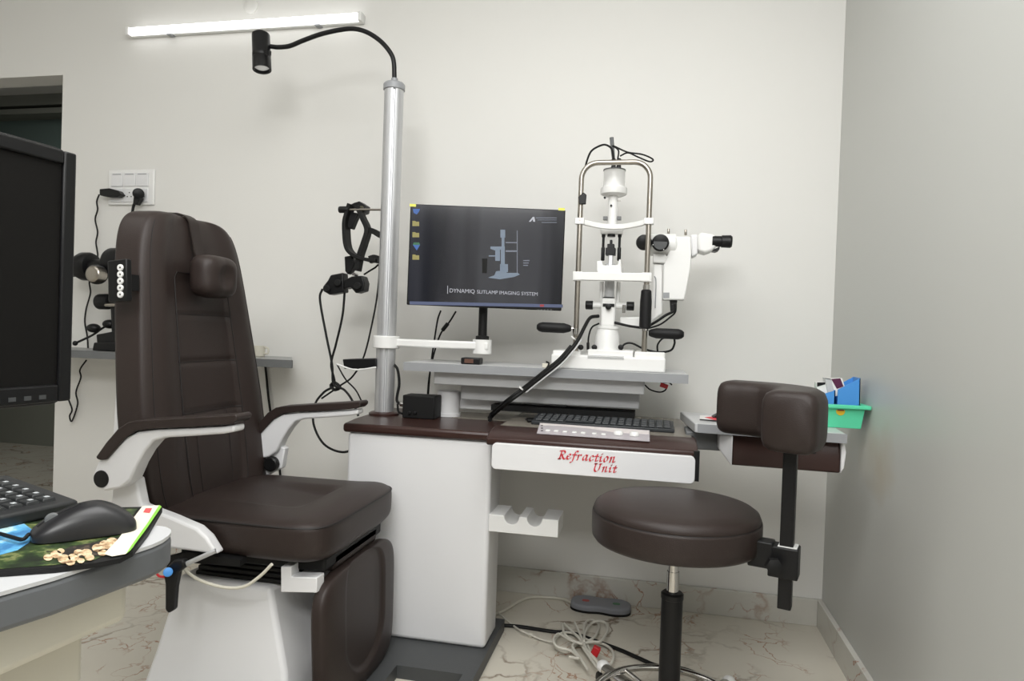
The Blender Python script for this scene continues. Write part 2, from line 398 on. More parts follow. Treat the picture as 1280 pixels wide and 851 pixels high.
def backpt(q, z01, lift=.0005):
    t_ = 2*z01-1; w_ = Wb(t_)*(1-abs(t_)**6.5)**(1/6.5)
    e_ = ((1-abs(q)**8)*(1-abs(t_)**12.8))**.125
    return V((-1.35-.0625*t_+fb(q, t_)*e_+lift, 1.812+q*w_, (zb0+zb1)/2+t_*Lb/2))
def seam(path, name='seam', rad=.0013): MB().tube(path, rad, 6, sm=False).build(name, SEAM, t)
for sg in (-1, 1): seam([backpt(sg*.90, .03+.93*i/60) for i in range(61)])
out = [backpt(-.5, .03+.74*i/40) for i in range(41)]+[backpt(-.5+.06*math.sin(PI/2*i/6)-0, .77+.03*math.sin(PI/2*i/6)) for i in range(1, 7)]+[backpt(-.44+.88*i/20, .80) for i in range(1, 20)]+[backpt(.44+.06*math.sin(PI/2*i/6), .80-.03*(1-math.cos(PI/2*i/6))) for i in range(7)]+[backpt(.5, .77-.74*i/40) for i in range(41)]
seam(out)
for zz in (.33, .50, .66): seam([backpt(-.5+i/20, zz, .001) for i in range(21)])
for sg in (-1, 1): seam([backpt(sg*.27, .05+.28*i/20, .0008) for i in range(21)], rad=.001)
# The strap over the top + headrest cushion
hr = MB(); hc = ax(265, 346, -1.285)
hr.pad(hc, XV, YV, ZV, .125, lambda t_: .078, lambda s_, t_: .05+.006*abs(s_)-.010*max(0, 1-((s_/.5)**2+(t_/.6)**2)), .035, nw=4, pe=2.7, ns=36, nt=36)
hd = hr.build('headrest', LEATHER, t, ang=70)
b = MB()
b.strap([(-1.30, hc.y, 1.19), (-1.327, hc.y, 1.24), (-1.345, hc.y, 1.31), (-1.358, hc.y, 1.348), (-1.40, hc.y, 1.364), (-1.455, hc.y, 1.345), (-1.462, hc.y, 1.2)], .042, .004, YV)
b.build('headrest_strap', LEATHER2, t)
# rear shell
b = MB(); b.pad((-1.415, 1.80, .93), -XV, YV, ZV, .72, lambda t_: .20-.02*t_, lambda s_, t_: .022, .02, nw=6, pe=4, ns=30, nt=40); b.build('back_shell', WHITE, t, ang=70)
# control panel with five buttons on the near side of the backrest
Yc = 1.50
poly = pp([(134, 326), (158, 323), (159, 376), (135, 378)], Yc)
cp = MB().prism(poly, (0, .018, 0)).build('control_panel', BLACK, t, bevel=.003, label='black panel with five round white buttons')
for i in range(5):
    bpt = at(151, 334.5+i*8.4, Yc)
    MB().lathe(bpt, -YV, [(.0085, -.001), (.0085, .003), (.007, .0045)], 20).build('button', WHITE2, cp)
    MB().lathe(bpt+V((.002, -.0047, 0)), -YV, [(.0022, 0), (.0022, .0006)], 10).build('button_mark', BLACK, cp)
b = MB(); b.prism(pp([(148, 342), (156, 342), (156, 362), (148, 362)], Yc+.018), (0, .05, 0)); b.build('panel_bracket', BLACK, t)
# seat
sx0, sx1 = -1.29, -.775; szt = .565
def ws(t_): return .262+.004*t_
def fs_(s_, t_):
    h = .045
    # t_ = +1 front. gentle raised rim and sunken centre panel
    if abs(s_) < .5 and -.55 < t_ < .5:
        h -= .020*min(1, (.5-abs(s_))/.16)*min(1, (.5-t_)/.16)*min(1, (t_+.55)/.8)
    h += .006*math.exp(-((t_-.75)/.2)**2)
    return h
b = MB(); b.pad(((sx0+sx1)/2, 1.797, szt-.05), ZV, YV, XV, sx1-sx0, ws, fs_, .075, nw=7, pe=5, ns=70, nt=80)
b.build('seat', LEATHER, t, ang=70)
# seat piping
pts = []
for i in range(121):
    a_ = 2*PI*i/120; ca, sa = math.cos(a_), math.sin(a_); k_ = 7
    rr = (abs(ca)**k_+abs(sa)**k_)**(-1/k_)
    pts.append(V(((sx0+sx1)/2+ca*rr*(sx1-sx0)/2*.998, 1.797+sa*rr*.261, szt-.022)))
b = MB(); b.tube(pts, .0028, 6, sm=False); b.build('seat_piping', SEAM, t)
b = MB(); b.bb(-1.22, -.80, cy-.17, cy+.20, .415, .455); b.build('seat_pan', BLACKM, t, bevel=.008)
b = MB(); b.bb(-.90, -.80, cy-.12, cy+.17, .40, .45); b.build('footrest_mount', LEATHER2, t, bevel=.012)
# near arm and far arm
WA = [(40, 400), (60, 350), (100, 320), (140, 282), (185, 240), (240, 212), (330, 202), (500, 196), (620, 190), (670, 183), (670, 214), (620, 223), (500, 232), (360, 240), (310, 254), (270, 300), (235, 360), (205, 430), (160, 465), (90, 478), (50, 462), (36, 430)]
PA = [(64, 322), (110, 258), (160, 200), (205, 170), (240, 162), (400, 152), (620, 140), (682, 134), (692, 145), (690, 160), (674, 175), (620, 182), (500, 190), (330, 197), (240, 207), (190, 240), (130, 310), (108, 335), (85, 338), (68, 332)]
cvt = lambda L: [(110+x/3.5556, 480+y/3.5556) for x, y in L]
Yn = 1.44
def arm(dx, dy, dz_=0):
    off = V((dx, dy, dz_))
    MB().prism([p+off for p in pp(cvt(WA), Yn)], (0, .045, 0)).build('armrest_frame', WHITE, t, bevel=.006, seg=3)
    MB().prism([p+off+V((0, -.008, 0)) for p in pp(cvt(PA), Yn)], (0, .062, 0)).build('armrest_pad', LEATHER, t, bevel=.009, seg=4)
    c_ = at(132, 599, Yn)+off
    MB().lathe(c_+V((0, -.003 if dy == 0 else .048, 0)), YV if dy == 0 else -YV, [(.012, 0), (.021, .001), (.022, .006)], 30).build('pivot_cap', BLACK, t, label='round black pivot cap')
arm(-.012, 0); arm(.035, .585, -.022)
MB().lathe(at(343, 580, 2.03)+V((-.01, -.012, 0)), YV, [(.02, 0), (.024, .003), (.024, .02)], 24).build('pivot_cap', BLACK, t)
MB().prism(pp([(338, 592), (352, 585), (356, 560), (346, 556), (333, 565), (325, 600)], 2.045), (0, .03, 0)).build('arm_bracket', WHITE, t, bevel=.004)
b = MB(); b.prism(pp([(140, 608), (169, 597), (176, 632), (215, 647), (245, 660), (258, 672), (271, 693), (215, 686), (160, 690), (135, 660)], 1.485), (0, .035, 0)); b.build('side_cover', WHITE, t, bevel=.007, seg=3)
b = MB(); b.bb(-1.38, -1.30, 1.50, 2.05, .46, .495); b.build('cross_bar', WHITE, t, bevel=.006)
# footrest pad
def ff(s_, t_):
    h = .03
    if abs(s_) < .55 and t_ > -.72:
        k_ = 1-((s_/.55)**2+max(0, (-t_-.1)/.62)**2*(1))
        if k_ > 0: h -= .010*min(1, k_*5)
    return h
nx = V((1, 0, .03)).normalized()
b = MB(); b.pad((-.792, 1.797, .219), nx, YV, nx.cross(YV).normalized()*1, .37, lambda t_: .238+.010*t_, ff, .03, nw=5, pe=4, ns=70, nt=80)
b.build('footrest', LEATHER, t, ang=70)
b = MB(); b.bb(-.86, -.835, 1.68, 1.96, .14, .36); b.build('footrest_plate', WHITE, t, bevel=.004)
# white base: tapering pedestal shell with a crease
bt = [at(222, 727, 1.60), at(338, 738, 1.60)]
x0, x1 = -1.225, -.955
b = MB()
zt = .365; lo = .04
top = [(x0, 1.61, zt), (x1, 1.61, zt-.005), (x1+.05, 1.96, zt), (x0, 1.96, zt)]
mid = [(x0-.04, 1.575, .17), (x1+.07, 1.575, .16), (x1+.10, 1.99, .17), (x0-.04, 1.99, .17)]
bot = [(x0-.06, 1.53, lo), (x1+.10, 1.53, lo), (x1+.12, 2.03, lo), (x0-.06, 2.03, lo)]
b.add(top+mid+bot, [(0, 1, 2, 3)]+[(4+i, 4+(i+1) % 4, (i+1) % 4, i) for i in range(4)]+[(8+i, 8+(i+1) % 4, 4+(i+1) % 4, 4+i) for i in range(4)]+[(11, 10, 9, 8)])
b.build('pedestal', WHITE, t, bevel=.012, seg=3)
b = MB()
for k_ in range(5): b.bb(-1.19+k_*.004, -.93-k_*.004, 1.63+k_*.004, 1.94-k_*.004, .362+k_*.014, .374+k_*.014)
b.build('bellows', BLACKM, t, bevel=.003)
b = MB(); b.prism(pp([(351, 708), (364, 708), (364, 721), (396, 722), (396, 741), (351, 740)], 1.57), (0, .04, 0)); b.build('bracket', WHITE, t, bevel=.002)
# lever with blue knob, tube
b = MB(); b.prism(pp([(203, 714), (217, 700), (228, 700), (231, 709), (222, 716), (218, 735), (216, 763), (210, 767), (206, 762), (206, 730)], 1.46), (0, .02, 0)); b.build('lever', BLACK, t, bevel=.004)
b = MB(); b.rcyl(at(230, 706, 1.47), at(270, 688, 1.49), .006, .001); b.build('lever_rod', ALU, t, label='silver rod')
b = MB(); b.rcyl(at(210, 715, 1.44), at(210, 715, 1.465), .011, .003); b.build('lever_knob', BLUE, t, label='blue knob')
b = MB(); b.tube(pp([(197, 708), (195, 714), (199, 720), (206, 721)], 1.46), .003); b.build('lever_hose', REDP, t, label='short red hose')
b = MB(); b.tube(pp([(228, 700), (232, 712), (250, 725), (280, 734), (305, 733), (325, 720), (340, 705)], 1.50), .004); b.build('hose', CREAM, t, label='pale hose looping under seat')
b = MB(); b.prism(pp([(172, 706), (235, 690), (300, 700), (300, 708), (230, 703), (176, 717)], 1.52), (0, .03, 0)); b.build('under_bar', BLACKM, t)
# ================================================================== REFRACTION UNIT
t = unit = thing('refraction_unit', (-.73, 2.2, 0), 'white and brown refraction unit with cabinet, desk, silver pole and lamp', 'refraction unit')
# floor plate with cut-out
cut = az(496, 831, .04)
X0, X1, Y0, Y1 = -1.32, -.475, 1.42, 2.33
hx0, hx1, hy0, hy1 = cut.x, -.512, 1.5, cut.y
b = MB(); b.bb(X0, X1, hy1, Y1, 0, .04); b.bb(X0, X1, Y0, hy0, 0, .04); b.bb(X0, hx0, hy0, hy1, 0, .04); b.bb(hx1, X1, hy0, hy1, 0, .04)
b.build('floor_plate', GREYP, t, smooth=False)
# cabinet body
cx0, cx1, cyf, cyb = -.975, -.487, 2.088, 2.48
b = MB(); b.prism([(cx0, cyf, .04), (cx1, cyf, .04), (cx1, 2.235, .04), (cx1-.08, cyb, .04), (cx0, cyb, .04)], (0, 0, .66)); b.build('cabinet', WHITE, t, bevel=.014, seg=4)
# brown top of the cabinet
b = MB(); b.prism([(cx0-.012, cyf-.012, .70), (cx1-.002, cyf-.012, .70), (cx1-.002, 2.56, .70), (cx0-.05, 2.56, .70), (cx0-.03, 2.2, .70)], (0, 0, .03)); b.build('cabinet_top', BROWN, t, bevel=.01, seg=3)
# desk: brown body, fascia, control slope
dx0, dx1 = -.481, .135
b = MB()
prof = [(1.985, .715), (1.985, .728), (2.02, .742), (2.10, .751), (2.125, .742), (2.64, .742), (2.64, .705), (1.99, .705)]
b.prism([(dx0, y, z) for y, z in prof], (dx1-dx0, 0, 0)); b.build('desk_top', BROWN, t, bevel=.006, seg=3)
b = MB(); b.bb(-.445, dx1-.012, 2.0, 2.6, .642, .706); b.build('desk_body', BROWN, t, bevel=.004)
b = MB(); b.prism([(-.76, 2.54, .7302), (-.70, 2.36, .7302), (cx1-.004, 2.36, .7302), (cx1-.004, 2.558, .7302)], (0, 0, .0012)); b.build('inset_reflection_panel', INSETREFL, t)
b = MB(); b.bb(dx0+.004, dx1-.01, 2.15, 2.62, .7418, .7432); b.build('inset_reflection_panel', INSETREFL, t)
fx0 = at(615, 560, 1.975).x; fx1 = at(869, 580, 1.975).x
def rrect(x0, x1, z0, z1, r, Y, n=6):
    out = []
    for cx_, cz_, a0 in ((x1-r, z1-r, 0), (x0+r, z1-r, PI/2), (x0+r, z0+r, PI), (x1-r, z0+r, 1.5*PI)):
        for i in range(n+1):
            a_ = a0+PI/2*i/n; out.append(V((cx_+r*math.cos(a_), Y, cz_+r*math.sin(a_))))
    return out
fasc = MB().prism(rrect(fx0, fx1, .638, .716, .014, 1.972), (0, .02, 0)).build('fascia', WHITE, t, bevel=.002)
b = MB(); b.bb(fx1-.004, dx1+.004, 1.98, 2.0, .645, .73); b.build('end_panel', BLACK, t)
# lettering with a slanted nib
GL = {
 'R': [[(.12, 0), (.27, .7)], [(.12, .68), (.45, .71), (.56, .56), (.46, .40), (.22, .36)], [(.30, .36), (.42, .1), (.56, -.02), (.62, .04)], [(.03, .0), (.22, .0)]],
 'e': [[(.06, .22), (.26, .27), (.36, .38), (.26, .47), (.12, .36), (.06, .16), (.13, .01), (.26, .03), (.36, .12)]],
 'f': [[(-.10, -.24), (-.02, -.26), (.08, -.1), (.22, .52), (.30, .74), (.42, .76), (.46, .70)], [(.06, .43), (.36, .43)]],
 'r': [[(.04, .40), (.12, .46), (.10, .30), (.02, 0)], [(.08, .26), (.20, .44), (.32, .46), (.32, .40)]],
 'a': [[(.38, .42), (.24, .48), (.10, .34), (.04, .12), (.11, .0), (.24, .10), (.38, .42)], [(.40, .46), (.32, .12), (.35, .0), (.44, .05)]],
 'c': [[(.34, .38), (.30, .46), (.18, .44), (.06, .22), (.08, .04), (.18, -.01), (.32, .1)]],
 't': [[(.20, .60), (.10, .14), (.12, .0), (.26, .06)], [(.02, .43), (.30, .43)]],
 'i': [[(.04, .38), (.12, .46), (.06, .12), (.09, .0), (.18, .05)], [(.16, .64), (.19, .66)]],
 'o': [[(.26, .47), (.12, .36), (.05, .16), (.12, .0), (.26, .06), (.36, .26), (.34, .42), (.24, .47)]],
 'n': [[(.04, .40), (.12, .46), (.02, 0)], [(.07, .22), (.22, .44), (.34, .46), (.32, .30), (.28, .10), (.31, .0), (.42, .06)]],
 'U': [[(.10, .68), (.30, .68)], [(.20, .68), (.12, .2), (.20, .0), (.38, .0), (.52, .2), (.62, .68)], [(.54, .68), (.70, .68)]],
}
ADV = {'R': .62, 'e': .42, 'f': .38, 'r': .38, 'a': .50, 'c': .40, 't': .34, 'i': .26, 'o': .46, 'n': .50, 'U': .74}
def word(mb, txt, x, z, size, Y, sp=.10):
    nib = V((.066, 0, .05))*size
    for ch in txt:
        for st in GL[ch]:
            P_ = smooth_path([V((x+(a_+.10*b_)*size, Y, z+b_*size)) for a_, b_ in st], 6)
            for i in range(len(P_)-1):
                q = [P_[i]-nib, P_[i]+nib, P_[i+1]+nib, P_[i+1]-nib]
                mb.add([p+V((0, -.0002*(i % 3), 0)) for p in q], [(0, 1, 2, 3)])
            for e in (P_[0], P_[-1]):
                tn = V((.02, 0, -.02))*size
                mb.add([e-nib-tn, e-nib+tn, e+nib+tn, e+nib-tn], [(0, 1, 2, 3)])
        x += (ADV[ch]+sp)*size
    return x
LY = 1.9705
b = MB(); s0 = at(697.5, 573, LY); s1 = at(741, 588.5, LY)
word(b, 'Refraction', s0.x, s0.z, .0335, LY, .075); word(b, 'Unit', s1.x, s1.z, .0315, LY, .10)
b.build('lettering', RED, fasc, smooth=False, label='red italic lettering reading Refraction Unit')
# sloping control plate with buttons
def slope(u, v): # on plane through y 2.02 z.742 - 2.10 z.751
    r = ray(u, v); n = V((0, -.009, .08)).normalized(); p = V((0, 2.02, .7435))
    return CAM+r*((p-CAM).dot(n)/r.dot(n))
CPM = mat('control_plate', srgb(186, 180, 184), .35, var=.03); CPM2 = mat('control_plate_pale', srgb(226, 218, 216), .4, var=.02)
cp = MB().prism([slope(u, v) for u, v in ((675, 529), (812, 538.5), (812, 552), (671, 542))], (0, -.0002, .002)).build('control_plate', CPM, t)
MB().prism([slope(u, v)+V((0, 0, .0021)) for u, v in ((676, 529.7), (811, 539.2), (811, 543.5), (770, 541.5), (735, 536), (700, 533), (675, 532))], (0, 0, .0005)).build('plate_stripe', CPM2, cp)
b = MB()
for r_ in range(3): b.box(slope(677.5, 532.6+r_*3.2)+V((0, 0, .0022)), (.006, .012, .0008))
b.build('indicator_marks', BLACKM, cp)
for u, v in ((685, 539), (695.5, 539.8), (706.5, 540.6), (718, 541.4), (729, 542), (743, 543), (754.5, 543.8)):
    MB().box(slope(u, v)+V((0, 0, .003)), (.014, .022, .004)).build('button', WHITE2, cp, bevel=.0015)
for u, v in ((773, 544), (793, 545.5)):
    MB().lathe(slope(u, v)+V((0, 0, .002)), ZV, [(.014, 0), (.014, .006), (.011, .011), (.010, .012)], 20).build('dial', WHITE2, cp)
# holder tray with two round notches
fy = 2.09
zt_, zb_ = at(650, 646, fy).z, at(650, 666, fy).z-.004
hx0, hx1 = at(611, 650, fy).x, at(698, 650, fy).x
prof = [(hx0, zb_), (hx0, zt_)]
for f in (.33, .66):
    cxn = hx0+(hx1-hx0)*f; rn = .024
    prof += [(cxn-rn, zt_)]+[(cxn-rn*math.cos(PI*i/10), zt_-rn*1.1*math.sin(PI*i/10)) for i in range(1, 10)]+[(cxn+rn, zt_)]
prof += [(hx1, zt_), (hx1, zb_)]
b = MB(); b.prism([(x, fy, z) for x, z in prof], (0, .125, 0)); b.build('holder_tray', WHITE2, t, bevel=.0015)
# pole
pb = az(480, 516, .735); pX, pY = pb.x, pb.y
b = MB(); n = 96; pts = []
for i in range(n):
    a_ = 2*PI*i/n; r = .035 if (i % 24) not in (0, 1, 2) else .0285
    pts.append((pX+r*math.cos(a_+.35), pY+r*math.sin(a_+.35), .735))
b.prism(pts, (0, 0, 1.175)); b.build('pole', ALU, t, ang=30)
MB().lathe((pX, pY, .728), ZV, [(.055, 0), (.055, .008), (.048, .012), (.038, .014)], 36).build('pole_flange', BROWN, t)
MB().lathe((pX, pY, 1.905), ZV, [(.034, 0), (.039, .003), (.039, .022), (.034, .028), (.012, .030), (.012, .045), (.008, .047)], 36).build('pole_cap', GREYE, t)
ptop = V((pX, pY, 1.945))
lamp = MB().tube([ptop]+pp([(492, 76), (486, 63), (474, 50), (458, 40), (442, 36), (424, 37.5), (400, 43), (378, 51), (362, 57.5), (348, 59), (338, 58)], pY), .0085, 12).build('gooseneck', BLACK, t)
hh = at(326, 42, pY); hl = at(327.5, 87, pY-.02); axl = (hl-hh)
L_ = axl.length
lh = MB().lathe(hh, axl, [(.026, 0), (.0325, .006), (.033, .012), (.033, L_*.55), (.0335, L_*.56), (.0335, L_*.66), (.0325, L_*.67), (.034, L_*.7), (.034, L_), (.0285, L_), (.0275, L_-.012)], 36).build('lamp_head', BLACK, t)
MB().lathe(hh+axl.normalized()*(L_-.012), axl, [(.0275, -.002), (.0275, 0), (.022, .004), (.01, .007)], 30).build('lens', mat('lamp_glass', srgb(196, 196, 192), .25, var=.05, emit=(.8, .8, .78, 1), es=.25), lh)
b = MB()
for i in range(6): b.box(at(330+i*1.7, 66.5, pY-.034), (.002, .004, .016))
b.build('vent_slots', BLACKM, lh)
# monitor arm on the pole
my = 2.36
a0 = at(486, 435, my); a1 = at(612, 436, my)
b = MB(); b.bb(a0.x, a1.x, my-.03, my+.03, a1.z-.004, a1.z+.024); b.build('monitor_arm', WHITE2, t, bevel=.006, seg=3)
b = MB(); b.lathe((a1.x-.028, my, a1.z-.018), ZV, [(.034, 0), (.034, .05)], 28); b.build('arm_joint', WHITE2, t)
b = MB(); b.lathe((pX, pY, a1.z-.012), ZV, [(.048, 0), (.048, .045)], 32); b.build('arm_collar', WHITE2, t, bevel=.003)
armz = a1.z+.032
# swing arm for the instrument table
wc = az(560, 519, .732); wX, wY = wc.x, wc.y
b = MB(); b.lathe((wX, wY, .731), ZV, [(.046, 0), (.046, .012), (.041, .013), (.041, .090), (.037, .093)], 40); b.build('arm_pivot', WHITE, t)
bz0, bz1 = .775, .815
b = MB(); b.bb(wX+.01, -.30, wY+.03, wY+.08, .755, .815); b.build('swing_arm', WHITE, t, bevel=.004)
ty0, ty1 = 2.262, 2.56
hxa, hxb = at(540, 480, 2.30).x, at(805, 495, 2.30).x
b = MB(); b.bb(hxa+.005, hxb, 2.30, 2.50, .853, .902); b.build('lift_housing', GREYL, t, bevel=.004)
b = MB(); b.bb(wX+.055, at(799, 500, 2.33).x, 2.375, 2.49, at(799, 512, 2.365).z, at(799, 497, 2.365).z+.012); b.build('lift_housing', GREYL, t, bevel=.004)
b = MB(); b.bb(hxa+.20, hxb-.03, 2.37, 2.47, .765, .785); b.build('lift_base', BLACKM, t)
tX0, tX1 = at(505, 458, ty0).x, at(860, 473, ty0).x
b = MB(); b.bb(tX0, tX1, ty0, ty1, .90, .929); b.build('instrument_table', GREYL, t, bevel=.002)
b = MB(); b.bb(tX0-.001, tX1+.001, ty0-.004, ty0, .8995, .9285); b.build('table_edge', GREYE, t)
# hook and accessory holder on the pole
hk = MB().cyl(at(478, 262, 2.33), at(432, 262, 2.33), .004).build('hook_rod', STEEL, t)
MB().rcyl(at(424, 262, 2.33), at(436, 262, 2.33), .0125, .003).build('hook_knob', BLACK, hk)
b = MB(); b.prism(pp([(428, 449), (470, 448), (470, 460), (430, 461)], 2.31), (0, .08, 0)); b.build('accessory_holder', BLACK, t, bevel=.003)
b = MB(); b.tube(pp([(421, 455), (438, 461), (450, 462), (470, 459)], 2.30), .003); b.build('holder_wire', WHITE2, t)
b = MB(); b.rcyl(at(500, 505, 2.3), at(518, 507, 2.3), .008, .002); b.build('pole_clamp', CHROME, t)
# right tray
trz = .79
b = MB(); b.prism([(.132, 2.13, trz-.028), (.545, 2.09, trz-.028), (.56, 2.40, trz-.028), (.10, 2.44, trz-.028)], (0, 0, .028)); side = b.build('side_tray', GREYL, t, bevel=.003)
b = MB(); b.prism([(.140, 2.126, trz-.027), (.548, 2.086, trz-.027), (.548, 2.09, trz-.027), (.14, 2.13, trz-.027)], (0, 0, .026)); b.build('tray_edge', GREYE, side)
hp = [(.12, .755), (.13, .765), (.13, .69), (.12, .685)]
b = MB(); b.prism([(.24, 2.125, .672), (.24, 2.125, .72), (.24, 2.14, .762), (.24, 2.36, .762), (.24, 2.36, .68)], (.30, -.012, 0)); b.build('tray_housing', BROWN, t, bevel=.006, seg=3)
b = MB(); b.prism([(.205, 2.15, .715), (.205, 2.15, .762), (.242, 2.118, .762), (.242, 2.118, .668), (.225, 2.135, .69)], (0, .22, 0)); b.build('housing_cap', WHITE, t, bevel=.004)
b = MB(); b.prism([(.54, 2.108, .672), (.548, 2.104, .69), (.552, 2.104, .735), (.548, 2.11, .762), (.54, 2.11, .762)], (0, .22, 0)); b.build('housing_cap', WHITE, t, bevel=.003)
b = MB(); b.bb(.11, .235, 2.2, 2.33, .70, .755); b.build('tray_bracket', GREYD, t, bevel=.004)
# ------------------------------------------------ things on the unit
c = az(525, 519, .73)
t = thing('power_box', (c.x, c.y, .73), 'small black power box on the cabinet top beside the pole', 'box')
bx0, bx1 = at(503, 505, 2.28).x, at(543, 505, 2.28).x
b = MB(); b.bb(bx0, bx1, 2.28, 2.36, .7305, at(525, 494, 2.30).z); b.build('case', BLACKM, t, bevel=.003)
for u in (512, 519): MB().lathe(at(u, 516, 2.278), -YV, [(.006, -.002), (.006, .006), (.004, .008)], 14).build('knob', BLACK, t)
MB().tube([at(503, 506, 2.30), at(496, 500, 2.31), at(499, 480, 2.32), at(497, 462, 2.33), at(492, 455, 2.35)], .005).build('cable', BLACKM, t)
o = MB().tube([at(497, 505, 2.35), at(498, 514, 2.33), at(503, 517, 2.30)], .004).build('small_cable', BLACKM, label='short black cable at the foot of the silver pole', category='cable')
# monitor
Mr = Matrix.Rotation(yaw, 3, 'Z')
mx = FW.copy(); mx.z = 0; mx.normalize()
dm = 2.36
ctr = dd(607.5, 321.5, dm)
t = monitor = thing('monitor', (a1.x-.028, my, armz), 'black flat monitor showing slit lamp imaging desktop on a white arm', 'monitor')
tilt = Mr @ Matrix.Rotation(math.radians(-.4), 3, 'X') @ Matrix.Rotation(math.radians(.35), 3, 'Y')
mw, mh = 194*dm/F_PX, 126*dm/F_PX
cs = ctr
def mp(x, z, y=0): return cs+tilt @ V((x, y, z))
b = MB(); b.box(cs+tilt @ V((0, .012, 0)), (mw, .022, mh), tilt); b.box(cs+tilt @ V((0, .03, -.02)), (mw*.6, .03, mh*.6), tilt); body = b.build('case', BLACKM, t, bevel=.003)
SCREENREFL = bpy.data.materials.new('wallpaper_painted_reflection'); SCREENREFL.use_nodes = True; nt = SCREENREFL.node_tree; bs = nt.nodes['Principled BSDF']  # painted vertical streaks stand in for room reflections on the screen glass
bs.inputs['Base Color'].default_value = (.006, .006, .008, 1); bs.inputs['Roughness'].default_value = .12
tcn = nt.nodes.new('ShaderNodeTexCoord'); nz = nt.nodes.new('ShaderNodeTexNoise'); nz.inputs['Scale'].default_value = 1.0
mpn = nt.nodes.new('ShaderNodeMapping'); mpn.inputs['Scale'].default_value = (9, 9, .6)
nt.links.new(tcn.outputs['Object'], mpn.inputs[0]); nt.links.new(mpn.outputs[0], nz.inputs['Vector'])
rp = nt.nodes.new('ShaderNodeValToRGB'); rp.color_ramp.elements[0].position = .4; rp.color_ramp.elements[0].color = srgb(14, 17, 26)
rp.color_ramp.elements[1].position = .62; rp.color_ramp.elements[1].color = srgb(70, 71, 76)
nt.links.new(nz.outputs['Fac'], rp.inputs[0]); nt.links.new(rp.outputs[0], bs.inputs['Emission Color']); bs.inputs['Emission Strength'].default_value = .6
scr = MB().box(mp(0, .005, -.0002), (mw-.008, .001, mh-.016), tilt).build('screen', SCREENREFL, t)
def em(n_, r, g, b_, s=1): return flat(n_, r, g, b_, .5, s)
E_W = em('screen_white', 190, 192, 200, .75); E_G = em('screen_grey', 130, 136, 150, .6); E_Y = em('screen_folder', 170, 160, 90, .6)
E_B = em('screen_blue', 60, 110, 190, .6); E_BAR = em('taskbar', 88, 98, 130, .7); E_GR = em('screen_green', 50, 120, 80, .6); E_R = em('screen_red', 190, 60, 60, .6); E_D = em('screen_pale', 120, 134, 150, .8)
def scp(u, v, y=-.0016):
    r = ray(u, v); n = tilt @ V((0, 1, 0)); p = mp(0, 0, y); return CAM+r*((p-CAM).dot(n)/r.dot(n))
def spoly(name, m, polys, lab=None, y=-.0016):
    b = MB()
    for P_ in polys: b.prism([scp(u, v, y) for u, v in P_], tilt @ V((0, .0004, 0)))
    o = b.build(name, m, scr, smooth=False)
    if lab: o['label'] = lab
def R(u0, v0, u1, v1): return [(u0, v0), (u1, v0), (u1, v1), (u0, v1)]
spoly('taskbar', E_BAR, [[(512, 376.5), (703.5, 380.5), (703.5, 384.5), (512, 380.5)]])
spoly('taskbar_icons', E_R, [R(675, 380.5, 680, 383.5)])
for (v0, m_) in ((276, E_Y), (290, E_Y), (318, E_Y)): spoly('folder_icon', m_, [[(515.5, v0), (519, v0), (520, v0+1), (524, v0+1), (524, v0+6.5), (515.5, v0+6.5)]])
spoly('app_icon', E_B, [[(516, 261), (525, 261), (524, 264), (521, 268), (517, 266)]]); spoly('app_icon', E_B, [[(516, 306), (525, 306), (521, 313)]]); spoly('app_icon', E_GR, [[(517, 303), (524, 303), (525, 306), (516, 306)]])
# slit lamp picture
spoly('slit_lamp_picture', E_D, [R(625.5, 287, 631.5, 297), R(627, 297, 630.5, 308), [(613, 308), (626, 308), (626, 312), (619, 313), (613, 311)], R(619, 312, 625, 326), [(611, 319), (619, 319), (619, 320.5), (611, 320.5)], R(626, 308, 631, 335),
  [(610, 347), (618, 344), (620, 339), (630, 338), (634, 341), (647, 341), (650, 343), (643, 346), (625, 349)], R(625, 330, 635, 340)])
spoly('head_rest_picture', E_G, [R(646, 288, 647, 341), R(632, 302.5, 647, 303.8), R(632, 312.8, 647, 314.8)])
spoly('small_caption', E_G, [R(654, 325 + i*3, 662 - i, 326.2 + i*3) for i in range(3)])
spoly('logo', E_W, [[(661, 277), (666, 271), (668, 271), (669, 277), (666.5, 277), (666, 274), (663.5, 277)]])
spoly('logo_lines', E_G, [R(670, 271.8, 696, 272.8), R(672, 274.5, 696, 275.2), R(677, 277.6, 696, 278.4)])
spoly('caption_bar', E_W, [R(559.2, 357, 559.9, 367)])
d1 = scp(561.5, 365.3, -.0018); d2 = scp(596, 366.6, -.0018)
TR = tilt @ Matrix.Rotation(PI/2, 3, 'X')
text_mesh('DYNAMIQ', .0195, E_W, 'caption_text', scr, TR, d1, xs=.98)
text_mesh('SLITLAMP IMAGING SYSTEM', .0172, E_W, 'caption_text', scr, TR, d2, xs=.99)
spoly('bezel_marks', GREYE, [R(672 + i*4, 386.8, 673.5 + i*4, 387.5) for i in range(5)])
zb = cs.z-mh/2+.03
st0 = V((a1.x-.028, my, armz)); 
b = MB(); b.cyl(st0, (st0.x, st0.y, cs.z), .0155); b.lathe(st0, ZV, [(.024, 0), (.024, .012), (.018, .014)], 24); b.build('stand_post', BLACKM, t)
b = MB(); b.box((st0.x, (st0.y+cs.y)/2, cs.z-.03), (.05, abs(st0.y-cs.y)*.8+.02, .05)); b.build('mount_plate', BLACKM, t)
for u, v in ((516, 256.5), (702, 261.5)):
    p = scp(u, v, -.0003); o = MB().box(p, (.022, .001, .009), tilt).build('sticky_tab', YEL)
    o['label'] = 'yellow sticky tab on the %s upper corner of the wall-side monitor' % ('left' if u < 600 else 'right'); o['category'] = 'sticker'
